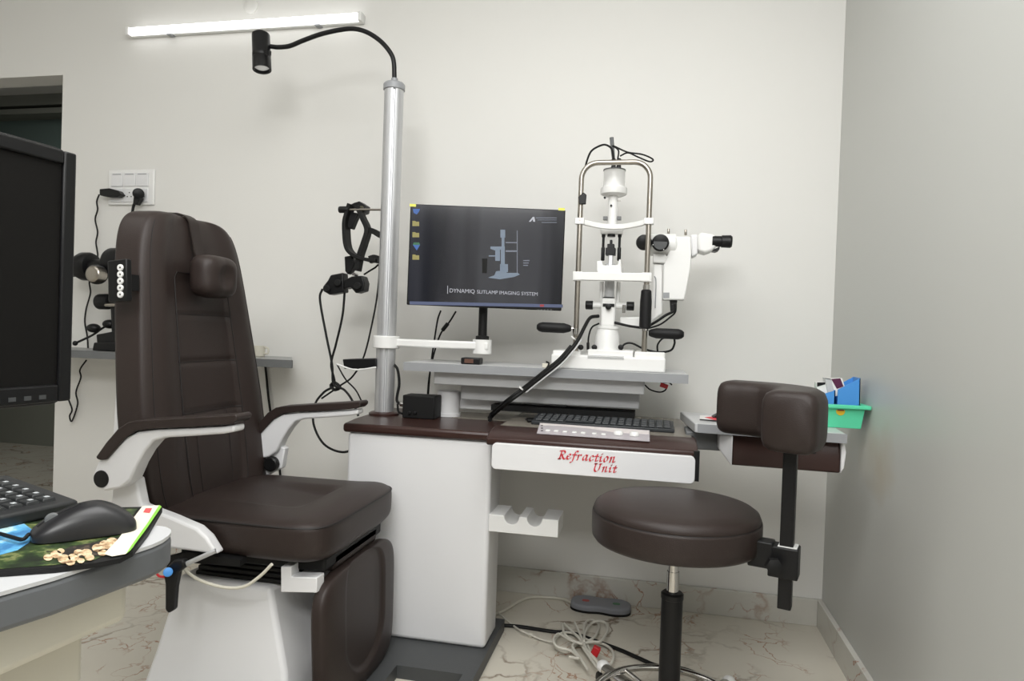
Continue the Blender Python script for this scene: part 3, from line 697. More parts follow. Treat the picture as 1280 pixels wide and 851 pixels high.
for k_, P_ in enumerate(([(551, 388), (547, 400), (543, 425), (540, 445), (537, 470), (535, 498)], [(570, 389), (562, 402), (552, 415), (546, 430), (540, 452), (536, 475), (534, 498), (531, 500)])):
    o = MB().tube(pp(P_, 2.60), .0035, 6).build('monitor_cable', BLACKM); o['label'] = ['thin black cable dropping straight from behind the monitor', 'thicker black cable with connector curving from behind the monitor'][k_]; o['category'] = 'cable'
    if k_: MB().rcyl(at(560, 404, 2.60), at(553, 413, 2.60), .008, .002).build('connector', BLACK, o)
c = at(590, 450, 2.31)
t = thing('table_gadget', (c.x, 2.31, .929), 'small black and brown gadget on the table under monitor arm', 'gadget')
b = MB(); b.bb(c.x-.034, c.x+.034, 2.285, 2.335, .9295, .952); b.build('case', BLACK, t, bevel=.004)
b = MB(); b.bb(c.x-.02, c.x+.012, 2.283, 2.2855, .934, .948); b.build('label_patch', mat('dull_brown', srgb(92, 62, 50), .5, var=.1), t)
# headband ophthalmoscope hanging on the hook
Yh = 2.345
gg = lambda L: pp([(390+x/6.08, 240+y/6.08) for x, y in L], Yh)
t = thing('head_ophthalmoscope', at(444, 262, Yh), 'black headband ophthalmoscope hanging from the hook on the pole', 'ophthalmoscope')
b = MB(); b.strap(gg([(300, 95), (280, 160), (262, 230), (262, 320), (270, 400), (290, 450), (340, 490), (420, 515), (500, 525)]), .013, .05, XV); b.build('headband', BLACKM, t, bevel=.002)
b = MB(); b.strap(gg([(350, 110), (390, 200), (425, 290), (400, 390), (370, 480), (345, 600)]), lambda f: .015+.004*f, .035, XV); b.build('front_band', BLACKM, t, bevel=.002)
b = MB(); b.strap(gg([(425, 290), (470, 300), (520, 330)]), .02, .02, ZV); b.build('rear_strap', BLACKM, t); b = MB(); b.strap(gg([(440, 515), (480, 505), (520, 520)]), .026, .02, ZV); b.build('rear_strap', BLACKM, t)
b = MB(); b.prism(gg([(240, 250), (270, 145), (350, 160), (300, 280), (240, 265)]), (0, .03, 0)); b.build('brow_pad', RUBBER, t, bevel=.003)
b = MB(); b.prism(gg([(275, 100), (320, 80), (358, 68), (405, 100), (395, 150), (365, 160), (340, 125), (300, 112)]), (0, .05, 0)); b.build('adjuster', BLACK, t, bevel=.003)
b = MB(); b.lathe(gg([(375, 125)])[0]+V((0, -.004, 0)), YV, [(.008, 0), (.010, .002), (.010, .01)], 18); b.build('knob', mat('olive_knob', srgb(74, 72, 56), .4, var=.05), t)
b = MB(); b.prism(gg([(245, 490), (300, 480), (325, 540), (300, 600), (270, 625), (250, 600)]), (0, .03, 0)); b.build('side_pad', BLACK, t, bevel=.003)
b = MB(); b.lathe(gg([(325, 625)])[0]+V((0, -.012, 0)), YV, [(.006, 0), (.006, .03)], 14); b.build('pin', CHROME, t)
b = MB(); b.prism(gg([(80, 720), (120, 670), (140, 630), (235, 612), (240, 760), (130, 780), (90, 755)]), (0, .045, 0)); b.prism(gg([(240, 670), (300, 640), (380, 635), (398, 690), (390, 750), (330, 768), (290, 720), (240, 735)]), (0, .05, 0)); b.build('optics_housing', BLACK, t, bevel=.004, seg=3)
for (x, y) in ((118, 735), (200, 690), (350, 715)): MB().lathe(gg([(x, y)])[0]+V((0, -.012, 0)), YV, [(.011, 0), (.014, .003), (.014, .02)], 18).build('lens_barrel', BLACKM, t)
b = MB(); b.tube(pp([(403, 361), (400, 375), (408, 420), (415, 455), (417, 480), (430, 487), (440, 500), (448, 520)], 2.345), .0045); b.tube(pp([(431, 363), (428, 395), (420, 430), (414, 455), (418, 480), (405, 490), (394, 505), (392, 530), (405, 555), (428, 565), (450, 558)], 2.38), .0045); b.build('cable', BLACKM, t)
b = MB(); b.tube(pp([(455, 343), (468, 335), (474, 333), (472, 365), (466, 400), (455, 445), (441, 470), (425, 482), (402, 498)], 2.38), .0035); b.tube(pp([(421, 455), (432, 474), (445, 488), (455, 508)], 2.37), .003); b.build('cable', BLACKM, t)
b = MB(); b.tube(pp([(413, 482), (418, 478), (425, 484), (418, 487), (413, 482)], 2.36), .006); b.build('cable_tie', BLACKM, t)
# desk keyboard
kz = .7435
kA, kB, kC, kD = az(666, 525, kz+.01), az(843, 537, kz+.01), az(838, 523, kz+.015), az(672, 515.5, kz+.015)
kx0, kx1 = kA.x, kB.x; ky0 = (kA.y+kB.y)/2-.02; ky1 = ky0+.14
t = thing('keyboard', ((kx0+kx1)/2, ky0, kz), 'black computer keyboard lying on the desk of the refraction unit', 'keyboard')
krot = Matrix.Rotation(math.radians(1), 3, 'Z')
b = MB(); b.prism([(kx0, ky0, kz), (kx0, ky0, kz+.012), (kx0, ky1, kz+.022), (kx0, ky1, kz)], (kx1-kx0, 0, 0)); b.build('case', mat('charcoal_plastic', srgb(40, 43, 46), .4, var=.05), t, bevel=.003)
KEYM = mat('key_plastic', srgb(48, 51, 54), .45, var=.05)
def keys(t, x0, x1, y0, y1, zf, cols, rows, m, mark=None):
    w_ = (x1-x0)/cols; d_ = (y1-y0)/rows
    b = MB(); b.box((0, 0, 0), (w_*.86, d_*.86, .005), taper=.85)
    k0 = None
    for r_ in range(rows):
        for c_ in range(cols):
            X, Y = x0+(c_+.5)*w_, y0+(r_+.5)*d_
            if r_ == 0 and 3 < c_ < 8 and cols > 10: continue
            L = V((X, Y, zf(Y)))-V(t.location)
            if k0 is None: k0 = b.build('key', m, t, bevel=.001); k0.data.transform(Matrix.Translation(V(t.location))); k0.location = L
            else:
                k2 = k0.copy(); col.objects.link(k2); k2.parent = t; k2.location = L
    if cols > 10:
        MB().box((x0+6*w_, y0+.5*d_, zf(y0+.5*d_)), (w_*3.8, d_*.86, .005)).build('space_bar', m, t, bevel=.001)
keys(t, kx0+.01, kx1-.01, ky0+.012, ky1-.012, lambda y: kz+.0145+(y-ky0)/.14*.010, 18, 5, KEYM)
t2 = MB().rcyl((kx0-.02, ky0+.04, kz+.006), (kx0+.0, ky0+.05, kz+.006), .006).build('keyboard_plug', BLACKM, t)
o = MB().tube([(kx0-.02, ky0+.05, kz+.006), (kx0-.03, ky0+.09, kz+.006), (kx0+.02, ky0+.16, kz+.005), (kx0+.05, 2.5, kz+.005)], .003).build('cable', BLACKM, t)
# ================================================================== SLIT LAMP
Yf = 2.325; Yl = 2.40; Ym = 2.42
t = slit = thing('slit_lamp', (at(762, 455, Yf).x, 2.40, .929), 'white slit lamp microscope with steel headrest frame on the table', 'slit lamp')
bx0, bx1 = at(689, 450, 2.29).x, at(832, 450, 2.29).x
tz = .9295
c1 = lambda L: [(660+x/5.004, 310+y/5.004) for x, y in L]
b = MB(); b.bb(bx0, bx1, 2.285, 2.52, tz, tz+.048); b.build('base', WHITE2, t, bevel=.006, seg=3)
ptz = tz+.048
b = MB(); b.bb(at(734, 445, 2.29).x, at(791, 445, 2.29).x, 2.30, 2.50, ptz-.004, ptz+.02); b.build('carriage', WHITE2, t, bevel=.004, seg=3)
b = MB(); b.bb(at(793, 445, 2.29).x, bx1-.002, 2.30, 2.50, ptz-.004, ptz+.018); b.bb(bx0+.002, at(725, 445, 2.29).x, 2.30, 2.5, ptz-.004, ptz+.012); b.build('base_cover', WHITE2, t, bevel=.004)
b = MB()
for i in range(3): p = at(735+i*0, 444+i*1.6, 2.2835); b.box((at(757, 447, 2.28).x, 2.2838, p.z), (.12, .001, .0012))
b.build('scale_marks', GREYE, t)
for u in (726, 743, 776): MB().rcyl(at(u, 434, 2.33), at(u, 434, 2.36)+V((0, 0, 0)), .0095, .002).build('knob', BLACK, t)
# frame
lx, rx = at(722, 360, Yf).x, at(808, 360, Yf).x
zt_ = at(765, 203, Yf).z; zp = ptz
rad = .055
path = [(lx, Yf, zp), (lx, Yf, zt_-rad-.02)] + [(lx+rad-rad*math.cos(PI/2*i/8), Yf, zt_-rad+rad*math.sin(PI/2*i/8)) for i in range(9)] + [(rx-rad+rad*math.sin(PI/2*i/8), Yf, zt_-rad+rad*math.cos(PI/2*i/8)) for i in range(9)] + [(rx, Yf, zt_-rad-.02), (rx, Yf, zp)]
MB().tube(path, .009, 16, sm=False).build('headrest_frame', STEEL, t, ang=60)
for x in (lx, rx): MB().cyl((x, Yf, at(765, 412 if x < 0 and x == lx else 355, Yf).z-.0), (x, Yf, at(765, 420 if x == lx else 412, Yf).z), .012).build('collar', CHROME, t)
def band(name, u0, v0, v1, bow, th, depth):
    zc = at(u0, (v0+v1)/2, Yf).z; hh_ = abs(at(u0, v0, Yf).z-at(u0, v1, Yf).z)
    pts = [(lx-.012, Yf, zc)] + [(lx+(rx-lx)*f, Yf+depth*math.sin(PI*f), zc-bow*math.sin(PI*f)) for f in [i/10 for i in range(11)]] + [(rx+.012, Yf, zc)]
    b = MB(); b.strap(pts, hh_, th, ZV, sm=False)
    for x in (lx, rx): b.bb(x-.016, x+.016, Yf-.014, Yf+.014, zc-hh_/2-.002, zc+hh_/2+.002)
    return b.build(name, WHITE2, t, bevel=.002)
fbnd = band('forehead_band', 765, 273.5, 280, .014, .012, .03)
for x in (lx, rx): MB().lathe((x, Yf-.0135, at(765, 276, Yf).z), -YV, [(.003, -.001), (.003, .0015)], 12).build('screw', STEEL, fbnd)
cr = band('chin_rest_bar', 765, 341, 351, .0, .03, .0)
b = MB(); b.prism(pp(c1([(430, 80), (460, 78), (470, 108), (560, 106), (570, 70), (580, 70), (585, 160), (640, 175), (450, 175), (430, 140)]), Yf-.01), (0, .06, 0)); b.build('chin_rest', WHITE2, t, bevel=.006, seg=3)
# grips
def grip(name, p0, p1, r):
    p0, p1 = V(p0), V(p1); L = (p1-p0).length
    return MB().lathe(p0, p1-p0, [(r*.45, 0), (r*.8, L*.06), (r, L*.16), (r, L*.78), (r*.72, L*.94), (r*.5, L)], 24).build(name, RUBBER, t, ang=50)
grip('grip', at(671, 408.5, Yf-.01), at(714, 410.5, Yf), .0175)
MB().cyl(at(712, 410.5, Yf), at(722, 411, Yf), .005).build('grip_rod', CHROME, t)
grip('grip', at(855, 418, Yf-.01), at(811, 416, Yf), .0175)
zz0, zz1 = at(807, 362, Yf).z, at(807, 411, Yf).z
MB().lathe((rx, Yf, zz1), ZV, [(.014, 0), (.0195, .004), (.0195, (zz0-zz1)*.7), (.017, zz0-zz1-.004), (.013, zz0-zz1)], 28).build('height_knob', RUBBER, t)
# illumination tower
def lz(v, Y=Yl): return at(765, v, Y).z
lamx = at(764, 330, Yl).x
def V3(x, y, z): return V((x, y, z))
MB().lathe((lamx-.005, Yl, ptz+.015), ZV, [(.044, 0), (.042, .05), (.038, lz(413)-ptz-.02), (.036, lz(411)-ptz-.015)], 36).build('tower_foot', WHITE2, t)
MB().lathe((lamx-.003, Yl, lz(413)), ZV, [(.032, 0), (.040, .006), (.040, .014), (.026, .017)], 36).build('tower_collar', WHITE2, t)
b = MB(); b.bb(lamx-.028, lamx+.022, Yl-.028, Yl+.025, lz(408), lz(373)); b.build('tower_body', WHITE2, t, bevel=.008, seg=3)
b = MB(); b.bb(lamx-.022, lamx+.018, Yl-.03, Yl, lz(384), lz(380)); b.build('slot', BLACK, t)
b = MB(); b.rcyl((lamx-.002, Yl-.045, lz(384)), (lamx-.002, Yl-.02, lz(384)), .010); b.build('centre_knob', BLACK, t)
b = MB(); b.cyl((lamx-.062, Yl, lz(382)), (lamx+.062, Yl, lz(382)), .011); b.build('cross_shaft', WHITE2, t)
for sx in (-1, 1): MB().rcyl((lamx+sx*.058, Yl, lz(382)), (lamx+sx*.084, Yl, lz(382)), .0155, .002).build('side_knob', BLACK, t)
b = MB(); b.cyl((lamx+.05, Yl-.02, lz(391)), (lamx+.05, Yl-.02, lz(381)), .006); b.build('set_screw', CHROME, t)
b = MB(); b.lathe((lamx-.004, Yl, lz(373)), ZV, [(.020, 0), (.020, .004)], 28); b.build('tower_ring', BLACK, t)
for sx in (-.031, .027):
    MB().cyl((lamx+sx, Yl+.01, lz(373)-.02), (lamx+sx, Yl+.01, lz(352)), .007).build('upright', WHITE2, t)
b = MB(); b.cyl((lamx-.003, Yl, lz(372)), (lamx-.003, Yl, lz(330)), .017); b.build('centre_column', GREYL, t)
b = MB(); b.bb(lamx-.042, lamx+.04, Yl-.01, Yl+.04, lz(350), lz(333)); b.build('prism_mount', WHITE2, t, bevel=.005)
b = MB(); b.bb(lamx-.009, lamx+.007, Yl-.03, Yl, lz(334), lz(316)); b.build('prism_holder', ALU, t, bevel=.003)
b = MB(); b.bb(lamx-.019, lamx+.015, Yl-.035, Yl+.0, lz(320), lz(311)); b.bb(lamx-.014, lamx+.010, Yl-.03, Yl, lz(313), lz(306)); b.bb(lamx-.006, lamx+.003, Yl-.03, Yl-.015, lz(307), lz(301)); b.build('mirror', BLACK, t, bevel=.002)
for sx in (-.030, .026):
    b = MB(); b.cyl((lamx+sx, Yl, lz(293)), (lamx+sx, Yl, lz(312)), .0045); b.rcyl((lamx+sx, Yl, lz(326)), (lamx+sx, Yl, lz(309)), .0065); b.rcyl((lamx+sx, Yl, lz(297)), (lamx+sx, Yl, lz(292)), .0065); b.build('support_rod', BLACK, t)
b = MB(); b.bb(lamx-.040, lamx+.036, Yl-.02, Yl+.02, lz(293), lz(285)); b.build('upper_block', WHITE2, t, bevel=.003)
b = MB(); b.cyl((lamx-.003, Yl, lz(296)), (lamx-.003, Yl, lz(292)), .014); b.build('lens_mount', BLACK, t)
for sx in (-.026, .022): MB().bb(lamx+sx-.007, lamx+sx+.007, Yl-.012, Yl+.01, lz(275), lz(271)).build('thumb_tab', GREYD, t)
lt = MB().lathe((lamx-.001, Yl, lz(290)), ZV, [(.017, 0), (.017, lz(243)-lz(290))], 30).build('lamp_tube', WHITE2, t)
MB().lathe((lamx, Yl, lz(245)), ZV, [(.034, 0), (.045, .005), (.046, .008), (.046, .026), (.044, .028), (.037, .030), (.037, lz(213)-lz(245)), (.030, lz(213)-lz(245)+.002)], 40).build('lamp_housing', WHITE2, t)
MB().lathe((lamx, Yl, lz(213.5)), ZV, [(.039, 0), (.039, .003)], 40).build('lamp_cap', GREYD, t)
for u, v in ((756, 247), (764, 257)): MB().lathe(at(u, v, Yl-.018), YV, [(.004, -.002), (.004, .004)], 12).build('screw', BLACK, t)
MB().cyl(at(770, 251, Yl-.01), at(776, 251, Yl-.01), .001).build('aperture_pin', STEEL, t)
b = MB()
for dx in (-.008, .010): b.lathe((lamx+.004+dx, Yl, lz(212.5)), ZV, [(.0085, 0), (.0085, .012), (.007, .014), (.008, .018), (.008, .036), (.005, .04)], 16)
b.build('strain_relief', BLACK, t)
b = MB(); b.tube(pp([(767, 200), (766, 190), (764.5, 172)], Yl), lambda f: .0055+.002*f, 10); b.build('cable_stub', GREYD, t)
b = MB(); b.tube(pp([(767, 202), (765, 187), (757, 181), (748, 183), (739, 189), (734, 200), (732, 208)], Yl-.01), .0035); b.tube(pp([(772, 200), (773, 188), (766, 182), (784, 190), (803, 193), (816, 199), (812, 202), (797, 196), (785, 191), (775, 195)], Yl-.01), .0028); b.build('lamp_cable', BLACKM, t)
b = MB(); b.prism(pp([(723, 246), (729, 240), (733, 243), (732, 255), (724, 255)], Yf-.016), (0, .012, 0)); b.build('fixation_clip', BLACK, t, bevel=.002)
# microscope
c2 = lambda L: [(790+x/6.54, 270+y/6.54) for x, y in L]
b = MB(); b.rcyl(at(812, 306, Ym), at(846, 306, Ym), .038, .006); b.prism(pp(c2([(170, 300), (280, 310), (280, 385), (170, 380)]), Ym-.03), (0, .06, 0)); b.build('microscope_body', WHITE2, t, bevel=.004)
b = MB(); b.prism(pp(c2([(258, 400), (290, 320), (345, 170), (355, 165), (470, 165), (480, 180), (487, 300), (480, 420), (455, 560), (430, 685), (250, 685)]), Ym-.03), (0, .08, 0)); b.build('camera_housing', WHITE2, t, bevel=.007, seg=3)
b = MB(); b.prism(pp(c2([(256, 625), (306, 625), (306, 668), (256, 668)]), Ym-.032), (0, .003, 0)); b.build('housing_label', GREYE, t)
MB().rcyl(at(825.5, 303.5, Ym-.075), at(825.5, 303.5, Ym-.045), .029, .004).build('magnification_knob', BLACK, t)
b = MB(); b.lathe(at(825.5, 303.5, Ym-.0752), YV, [(.0225, -.0004), (.0225, .001)], 28); b.build('knob_face', GREYP, t)
for a_ in (.6, 2.2, 3.4, 5.2): MB().lathe(at(825.5, 303.5, Ym-.0762)+V((.025*math.cos(a_), 0, .025*math.sin(a_))), YV, [(.0016, 0), (.0016, .002)], 8).build('dot', WHITE2, bpy.data.objects['magnification_knob'])
MB().rcyl(at(805, 303, Ym-.06), at(805, 303, Ym-.03), .027, .008).build('objective_knob', BLACK, t)
b = MB(); b.cyl(at(805, 303, Ym-.03), at(822, 304, Ym), .02); b.build('objective_barrel', WHITE2, t)
b = MB(); b.prism(pp(c2([(478, 150), (540, 145), (540, 310), (490, 335)]), Ym-.03), (0, .07, 0)); b.build('eyepiece_mount', WHITE, t, bevel=.006, seg=3)
b = MB(); b.prism(pp(c2([(535, 165), (560, 128), (680, 150), (692, 185), (690, 255), (650, 285), (600, 302), (540, 285)]), Ym-.04), (0, .08, 0)); b.build('binocular_head', WHITE2, t, bevel=.009, seg=4)
for dy in (-.03, .035):
    e0, e1 = at(894, 301.5, Ym+dy), at(915, 302, Ym+dy); ae = e1-e0; L_ = ae.length
    MB().lathe(e0, ae, [(.018, -.01), (.018, L_*.35), (.0205, L_*.38), (.0215, L_*.9), (.0175, L_), (.012, L_-.002)], 28).build('eyepiece', BLACK, t)
b = MB(); b.prism(pp(c2([(655, 280), (720, 245), (715, 275), (690, 285)]), Ym-.03), (0, .06, 0)); b.build('eyepiece_guard', BLACK, t, bevel=.002)
for u, v in ((835.6, 290), (857, 291)): MB().rcyl(at(u, v+3, Ym), at(u, v-4, Ym), .0045, .001).build('locating_pin', STEEL, t)
b = MB(); b.prism(pp([(817, 330), (828, 330), (828, 392), (812, 405), (796, 412), (775, 408), (775, 396), (800, 396), (812, 388), (816, 360)], Ym-.02), (0, .05, 0)); b.build('microscope_arm', WHITE2, t, bevel=.006, seg=3)
b = MB(); b.tube(pp([(818, 345), (820, 352), (819, 385)], Ym-.024), .0018, 6); b.build('arm_groove', GREYE, t)
b = MB(); b.prism(pp([(837, 374), (847, 374), (846, 380), (843, 390), (838, 389)], Ym-.01), (0, .015, 0)); b.build('connector', BLACK, t, bevel=.002)
b = MB(); b.tube(pp([(843, 380), (843, 388), (832, 394), (820, 402), (806, 409), (790, 408), (776, 405), (768, 403)], Ym-.045), .0045); b.tube(pp([(845, 380), (844, 390), (838, 396), (826, 405), (812, 410)], Ym-.04), .003); b.build('camera_cable', BLACKM, t)
b = MB(); b.tube(pp([(776, 436), (781, 430), (790, 429), (805, 436), (822, 440), (838, 438), (843, 430), (843, 424)], Ym-.06), .0035); b.tube(pp([(822, 440), (822, 431), (827, 424), (832, 422)], Ym-.06), .003); b.build('joystick_cable', BLACKM, t)
b = MB(); b.tube(pp([(749, 404), (740, 409), (736, 420), (735, 434)], Yl-.04), .003); b.rcyl(at(735, 428, Yl-.04), at(735, 437, Yl-.04), .005, .001); b.build('inner_cable', BLACKM, t)
# thick cable bundle, running from slit lamp down to the desk
ya = 2.30
B1 = [at(748, 395, 2.39), at(738, 397, 2.36), at(731, 408, 2.31), at(724, 422, 2.28), at(715, 435, 2.255), at(700, 452, 2.24), at(680, 468, 2.235), at(655, 488, 2.24), at(635, 503, 2.24), az(616, 519, .748), az(612, 525, .736)]
t = thing('cable_bundle', B1[-1], 'thick black cable bundle with white wire running from slit lamp to desk', 'cable')
MB().tube(B1, .0062, 10).build('black_cable', BLACKM, t)
MB().tube([p+V((.008, -.004, -.006)) for p in B1[3:8]], .0024, 8).build('white_wire', GREYL, t, label='white wire')
MB().tube([p+V((-.004, .004, .008)) for p in B1[4:]], .005, 8).build('black_cable', BLACKM, t)
MB().tube([at(683, 452, 2.28), at(686, 455, 2.27), at(678, 468, 2.245), at(672, 472, 2.24)], .003, 8).build('thin_wire', BLACKM, t)
for u, v, y in ((655, 489, 2.24), (720, 426, 2.27)):
    MB().lathe(at(u, v, y)-V((.01, 0, -.008)), V((.6, 0, .75)), [(.010, 0), (.010, .004)], 16).build('cable_tie', WHITE2, t)
c = at(683, 453, 2.29)
MB().bb(c.x-.012, c.x+.014, 2.275, 2.30, .9295, .944).build('wire_connector', CREAM, bevel=.002, label='small cream wire connector on the table left of slit lamp base', category='connector')
c = at(830, 482, 2.33)
t = thing('wire_plug', c, 'small red connector on a wire hanging under the table end', 'connector')
MB().box(c, (.026, .02, .014), Matrix.Rotation(.3, 3, 'Y')).build('plug', REDP, t, bevel=.002)
MB().tube(pp([(806, 481), (813, 487), (824, 490), (831, 488), (834, 483)], 2.33), .0025).build('wire', BLACKM, t)
MB().tube(pp([(840, 481), (836, 478), (828, 478)], 2.33)+[at(822, 476, 2.34)], .0025).build('wire', BLACKM, t)
# ------------------------------------------------ right tray contents
q = [az(u, v, trz) for u, v in ((858, 518), (866, 514), (905, 517), (905, 523))]
t = thing('leaflet', q[0], 'white leaflet with red print lying on the grey side tray', 'leaflet')
lx0 = .15
MB().prism([(lx0, 2.2, trz+.0005), (lx0+.2, 2.18, trz+.0005), (lx0+.21, 2.32, trz+.0005), (lx0+.01, 2.34, trz+.0005)], (0, 0, .002)).build('sheet', WHITE2, t)
MB().prism([(lx0+.02, 2.28, trz+.0026), (lx0+.05, 2.21, trz+.0026), (lx0+.10, 2.20, trz+.0026), (lx0+.12, 2.30, trz+.0026), (lx0+.05, 2.32, trz+.0026)], (0, 0, .0004)).build('print', RED, t, label='red printed patch')
MB().tube([(lx0, 2.2, trz+.004), (lx0+.1, 2.185, trz+.004), (lx0+.2, 2.178, trz+.004)], .002).build('spine', BLACKM, t)
c = az(893, 517, trz)
t = thing('wedge_case', (c.x, 2.30, trz), 'small black wedge case on the grey side tray behind leaflet', 'case')
MB().prism([(c.x-.02, 2.28, trz+.003), (c.x+.10, 2.28, trz+.003), (c.x+.10, 2.28, trz+.035), (c.x+.03, 2.28, trz+.035)], (0, .05, 0)).build('body', BLACK, t, bevel=.003)
MB().bb(c.x+.03, c.x+.08, 2.277, 2.281, trz+.012, trz+.02).build('clasp', BLACKM, t)
# basket
gy0, gy1 = 2.215, 2.36; gx0, gx1 = .40, .629
t = basket = thing('basket', (.52, 2.29, trz), 'mint green plastic basket on the tray by the right wall', 'basket')
g0, g1 = .012, .052+.010
H_ = .068
def tub(x0, x1, y0, y1, z0, z1, fl, wt):
    b = MB()
    lo_ = [(x0+fl, y0+fl, z0), (x1-fl, y0+fl, z0), (x1-fl, y1-fl, z0), (x0+fl, y1-fl, z0)]; hi_ = [(x0, y0, z1), (x1, y0, z1), (x1, y1, z1), (x0, y1, z1)]
    li = [(x0+fl+wt, y0+fl+wt, z0+wt), (x1-fl-wt, y0+fl+wt, z0+wt), (x1-fl-wt, y1-fl-wt, z0+wt), (x0+fl+wt, y1-fl-wt, z0+wt)]; hi2 = [(x0+wt, y0+wt, z1), (x1-wt, y0+wt, z1), (x1-wt, y1-wt, z1), (x0+wt, y1-wt, z1)]
    b.add(lo_+hi_+li+hi2, [(3, 2, 1, 0), (8, 9, 10, 11)]+[(i, (i+1) % 4, 4+(i+1) % 4, 4+i) for i in range(4)]+[(8+(i+1) % 4, 8+i, 12+i, 12+(i+1) % 4) for i in range(4)]+[(4+i, 4+(i+1) % 4, 12+(i+1) % 4, 12+i) for i in range(4)])
    return b
tub(gx0, gx1, gy0, gy1, trz+.0005, trz+H_, .008, .003).build('tub', GREEN, t, bevel=.002)
b = MB()
for a_ in ((gx0-.012, gx1+.014, gy0-.012, gy0+.003), (gx0-.012, gx1+.014, gy1-.003, gy1+.012), (gx0-.012, gx0+.003, gy0, gy1), (gx1-.003, gx1+.014, gy0, gy1)): b.bb(a_[0], a_[1], a_[2], a_[3], trz+H_-.008, trz+H_+.004)
b.build('rim', GREEN, t, bevel=.003)
sp = at(1051, 514, gy0-.001)
MB().lathe((sp.x, gy0+.0035, sp.z), -YV, [(.013, 0), (.0125, .002)], 24).build('sticker', flat('yellow_label', 222, 180, 40), t, label='round yellow sticker')
MB().box((sp.x, gy0+.0005, sp.z+.003), (.018, .0008, .0035)).build('sticker_print', flat('dark_red', 130, 40, 30), t)
by = 2.25
def bl(L): return pp([(1010+x/11.34, 465+y/11.34) for x, y in L], by)
for k_, (L, lab) in enumerate((([(425, 250), (745, 85), (745, 450), (415, 430)], 'blue card box with slanted top, taller right one in the green basket'), ([(160, 330), (390, 258), (385, 430), (240, 420)], 'blue card box with slanted top, lower left one in the green basket'))):
    P_ = bl(L); P_[2].z = P_[3].z = trz+.004
    t = thing('file_box', P_[3], lab, 'box')
    MB().prism(P_, (0, .003, 0)).build('front_panel', BLUE, t, smooth=False)
    MB().prism([p+V((0, .07, 0)) for p in P_], (0, .003, 0)).build('back_panel', BLUE, t, smooth=False)
    MB().prism([P_[1], P_[2], P_[2]+V((0, .073, 0)), P_[1]+V((0, .073, 0))], (-.003, 0, 0)).build('side_panel', BLUE, t, smooth=False)
PURP = flat('purple_card', 84, 24, 62); 
t = thing('carton', bl([(440, 245)])[0], 'white carton with dark purple panel sticking out of blue box', 'carton')
MB().prism([p+V((0, .01, 0)) for p in bl([(340, 95), (500, 90), (560, 300), (400, 350)])], (0, .03, 0)).build('box_body', WHITE2, t, bevel=.001)
MB().prism([p+V((0, .009, 0)) for p in bl([(340, 100), (470, 90), (515, 205), (420, 240)])], (0, .001, 0)).build('purple_panel', PURP, t, smooth=False)
t = thing('carton', bl([(300, 280)])[0], 'grey white small carton leaning left of the purple one', 'carton')
MB().prism([p+V((0, .012, 0)) for p in bl([(250, 85), (338, 100), (410, 300), (300, 330)])], (0, .03, 0)).build('box_body', GREYL, t, bevel=.001)
MB().prism([p+V((0, .011, 0)) for p in bl([(252, 86), (336, 99), (340, 108), (256, 96)])], (0, .001, 0)).build('flap', GREYD, t, smooth=False)
t = thing('carton', bl([(180, 300)])[0], 'white flat carton with black end, leftmost in the blue box', 'carton')
MB().prism([p+V((0, .016, 0)) for p in bl([(142, 150), (265, 150), (330, 310), (200, 340), (135, 215)])], (0, .03, 0)).build('box_body', WHITE2, t, bevel=.001)
MB().prism([p+V((0, .015, 0)) for p in bl([(145, 150), (262, 150), (262, 178), (145, 212)])], (0, .001, 0)).build('black_end', BLACKM, t, smooth=False)
# ================================================================== STOOL
sx, sy = .071, 1.79; sr = .211
t = stool = thing('doctor_stool', (sx, sy, 0), 'round brown leather stool with chrome post and padded arm support', 'stool')
st_ = .628; th = .103
b = MB(); b.lathe((sx, sy, st_-th), ZV, [(sr-.02, 0), (sr-.008, .004), (sr-.002, .012), (sr, .03), (sr, th-.035), (sr-.001, th-.030), (sr-.004, th-.028), (sr-.003, th-.024), (sr-.008, th-.012), (sr-.020, th-.004), (sr-.05, th+.003), (sr-.12, th+.008), (.03, th+.009), (.0, th+.009)], 72); b.build('seat', LEATHER, t, ang=60)
pts = [(sx+(sr-.003)*math.cos(2*PI*i/72), sy+(sr-.003)*math.sin(2*PI*i/72), st_-.029) for i in range(73)]
MB().tube(pts, .0016, 6, sm=False).build('piping', SEAM, t)
b = MB(); b.lathe((sx, sy, st_-th-.012), ZV, [(.08, 0), (.10, .013)], 32); b.build('seat_plate', BLACK, t)
b = MB(); b.cyl((sx, sy, .36), (sx, sy, .52), .0135); b.lathe((sx, sy, .40), ZV, [(.0155, 0), (.0155, .05)], 24); b.build('gas_lift', CHROME, t)
b = MB(); b.lathe((sx, sy, .10), ZV, [(.027, 0), (.027, .280), (.0285, .281), (.0285, .293), (.024, .297), (.014, .297)], 32); b.build('column_sleeve', BLACK, t)
rr_ = .195
MB().tube([(sx+rr_*math.cos(2*PI*i/60), sy+rr_*math.sin(2*PI*i/60), .105) for i in range(61)], .0095, 12, sm=False).build('foot_ring', CHROME, t)
b = MB()
for i in range(5): a_ = 2*PI*i/5+2.21; b.cyl((sx, sy, .105), (sx+rr_*math.cos(a_), sy+rr_*math.sin(a_), .105), .006)
b.build('ring_spokes', CHROME, t)
MB().lathe((sx, sy, .055), ZV, [(.04, 0), (.045, .03), (.03, .05)], 28).build('hub', WHITE2, t)
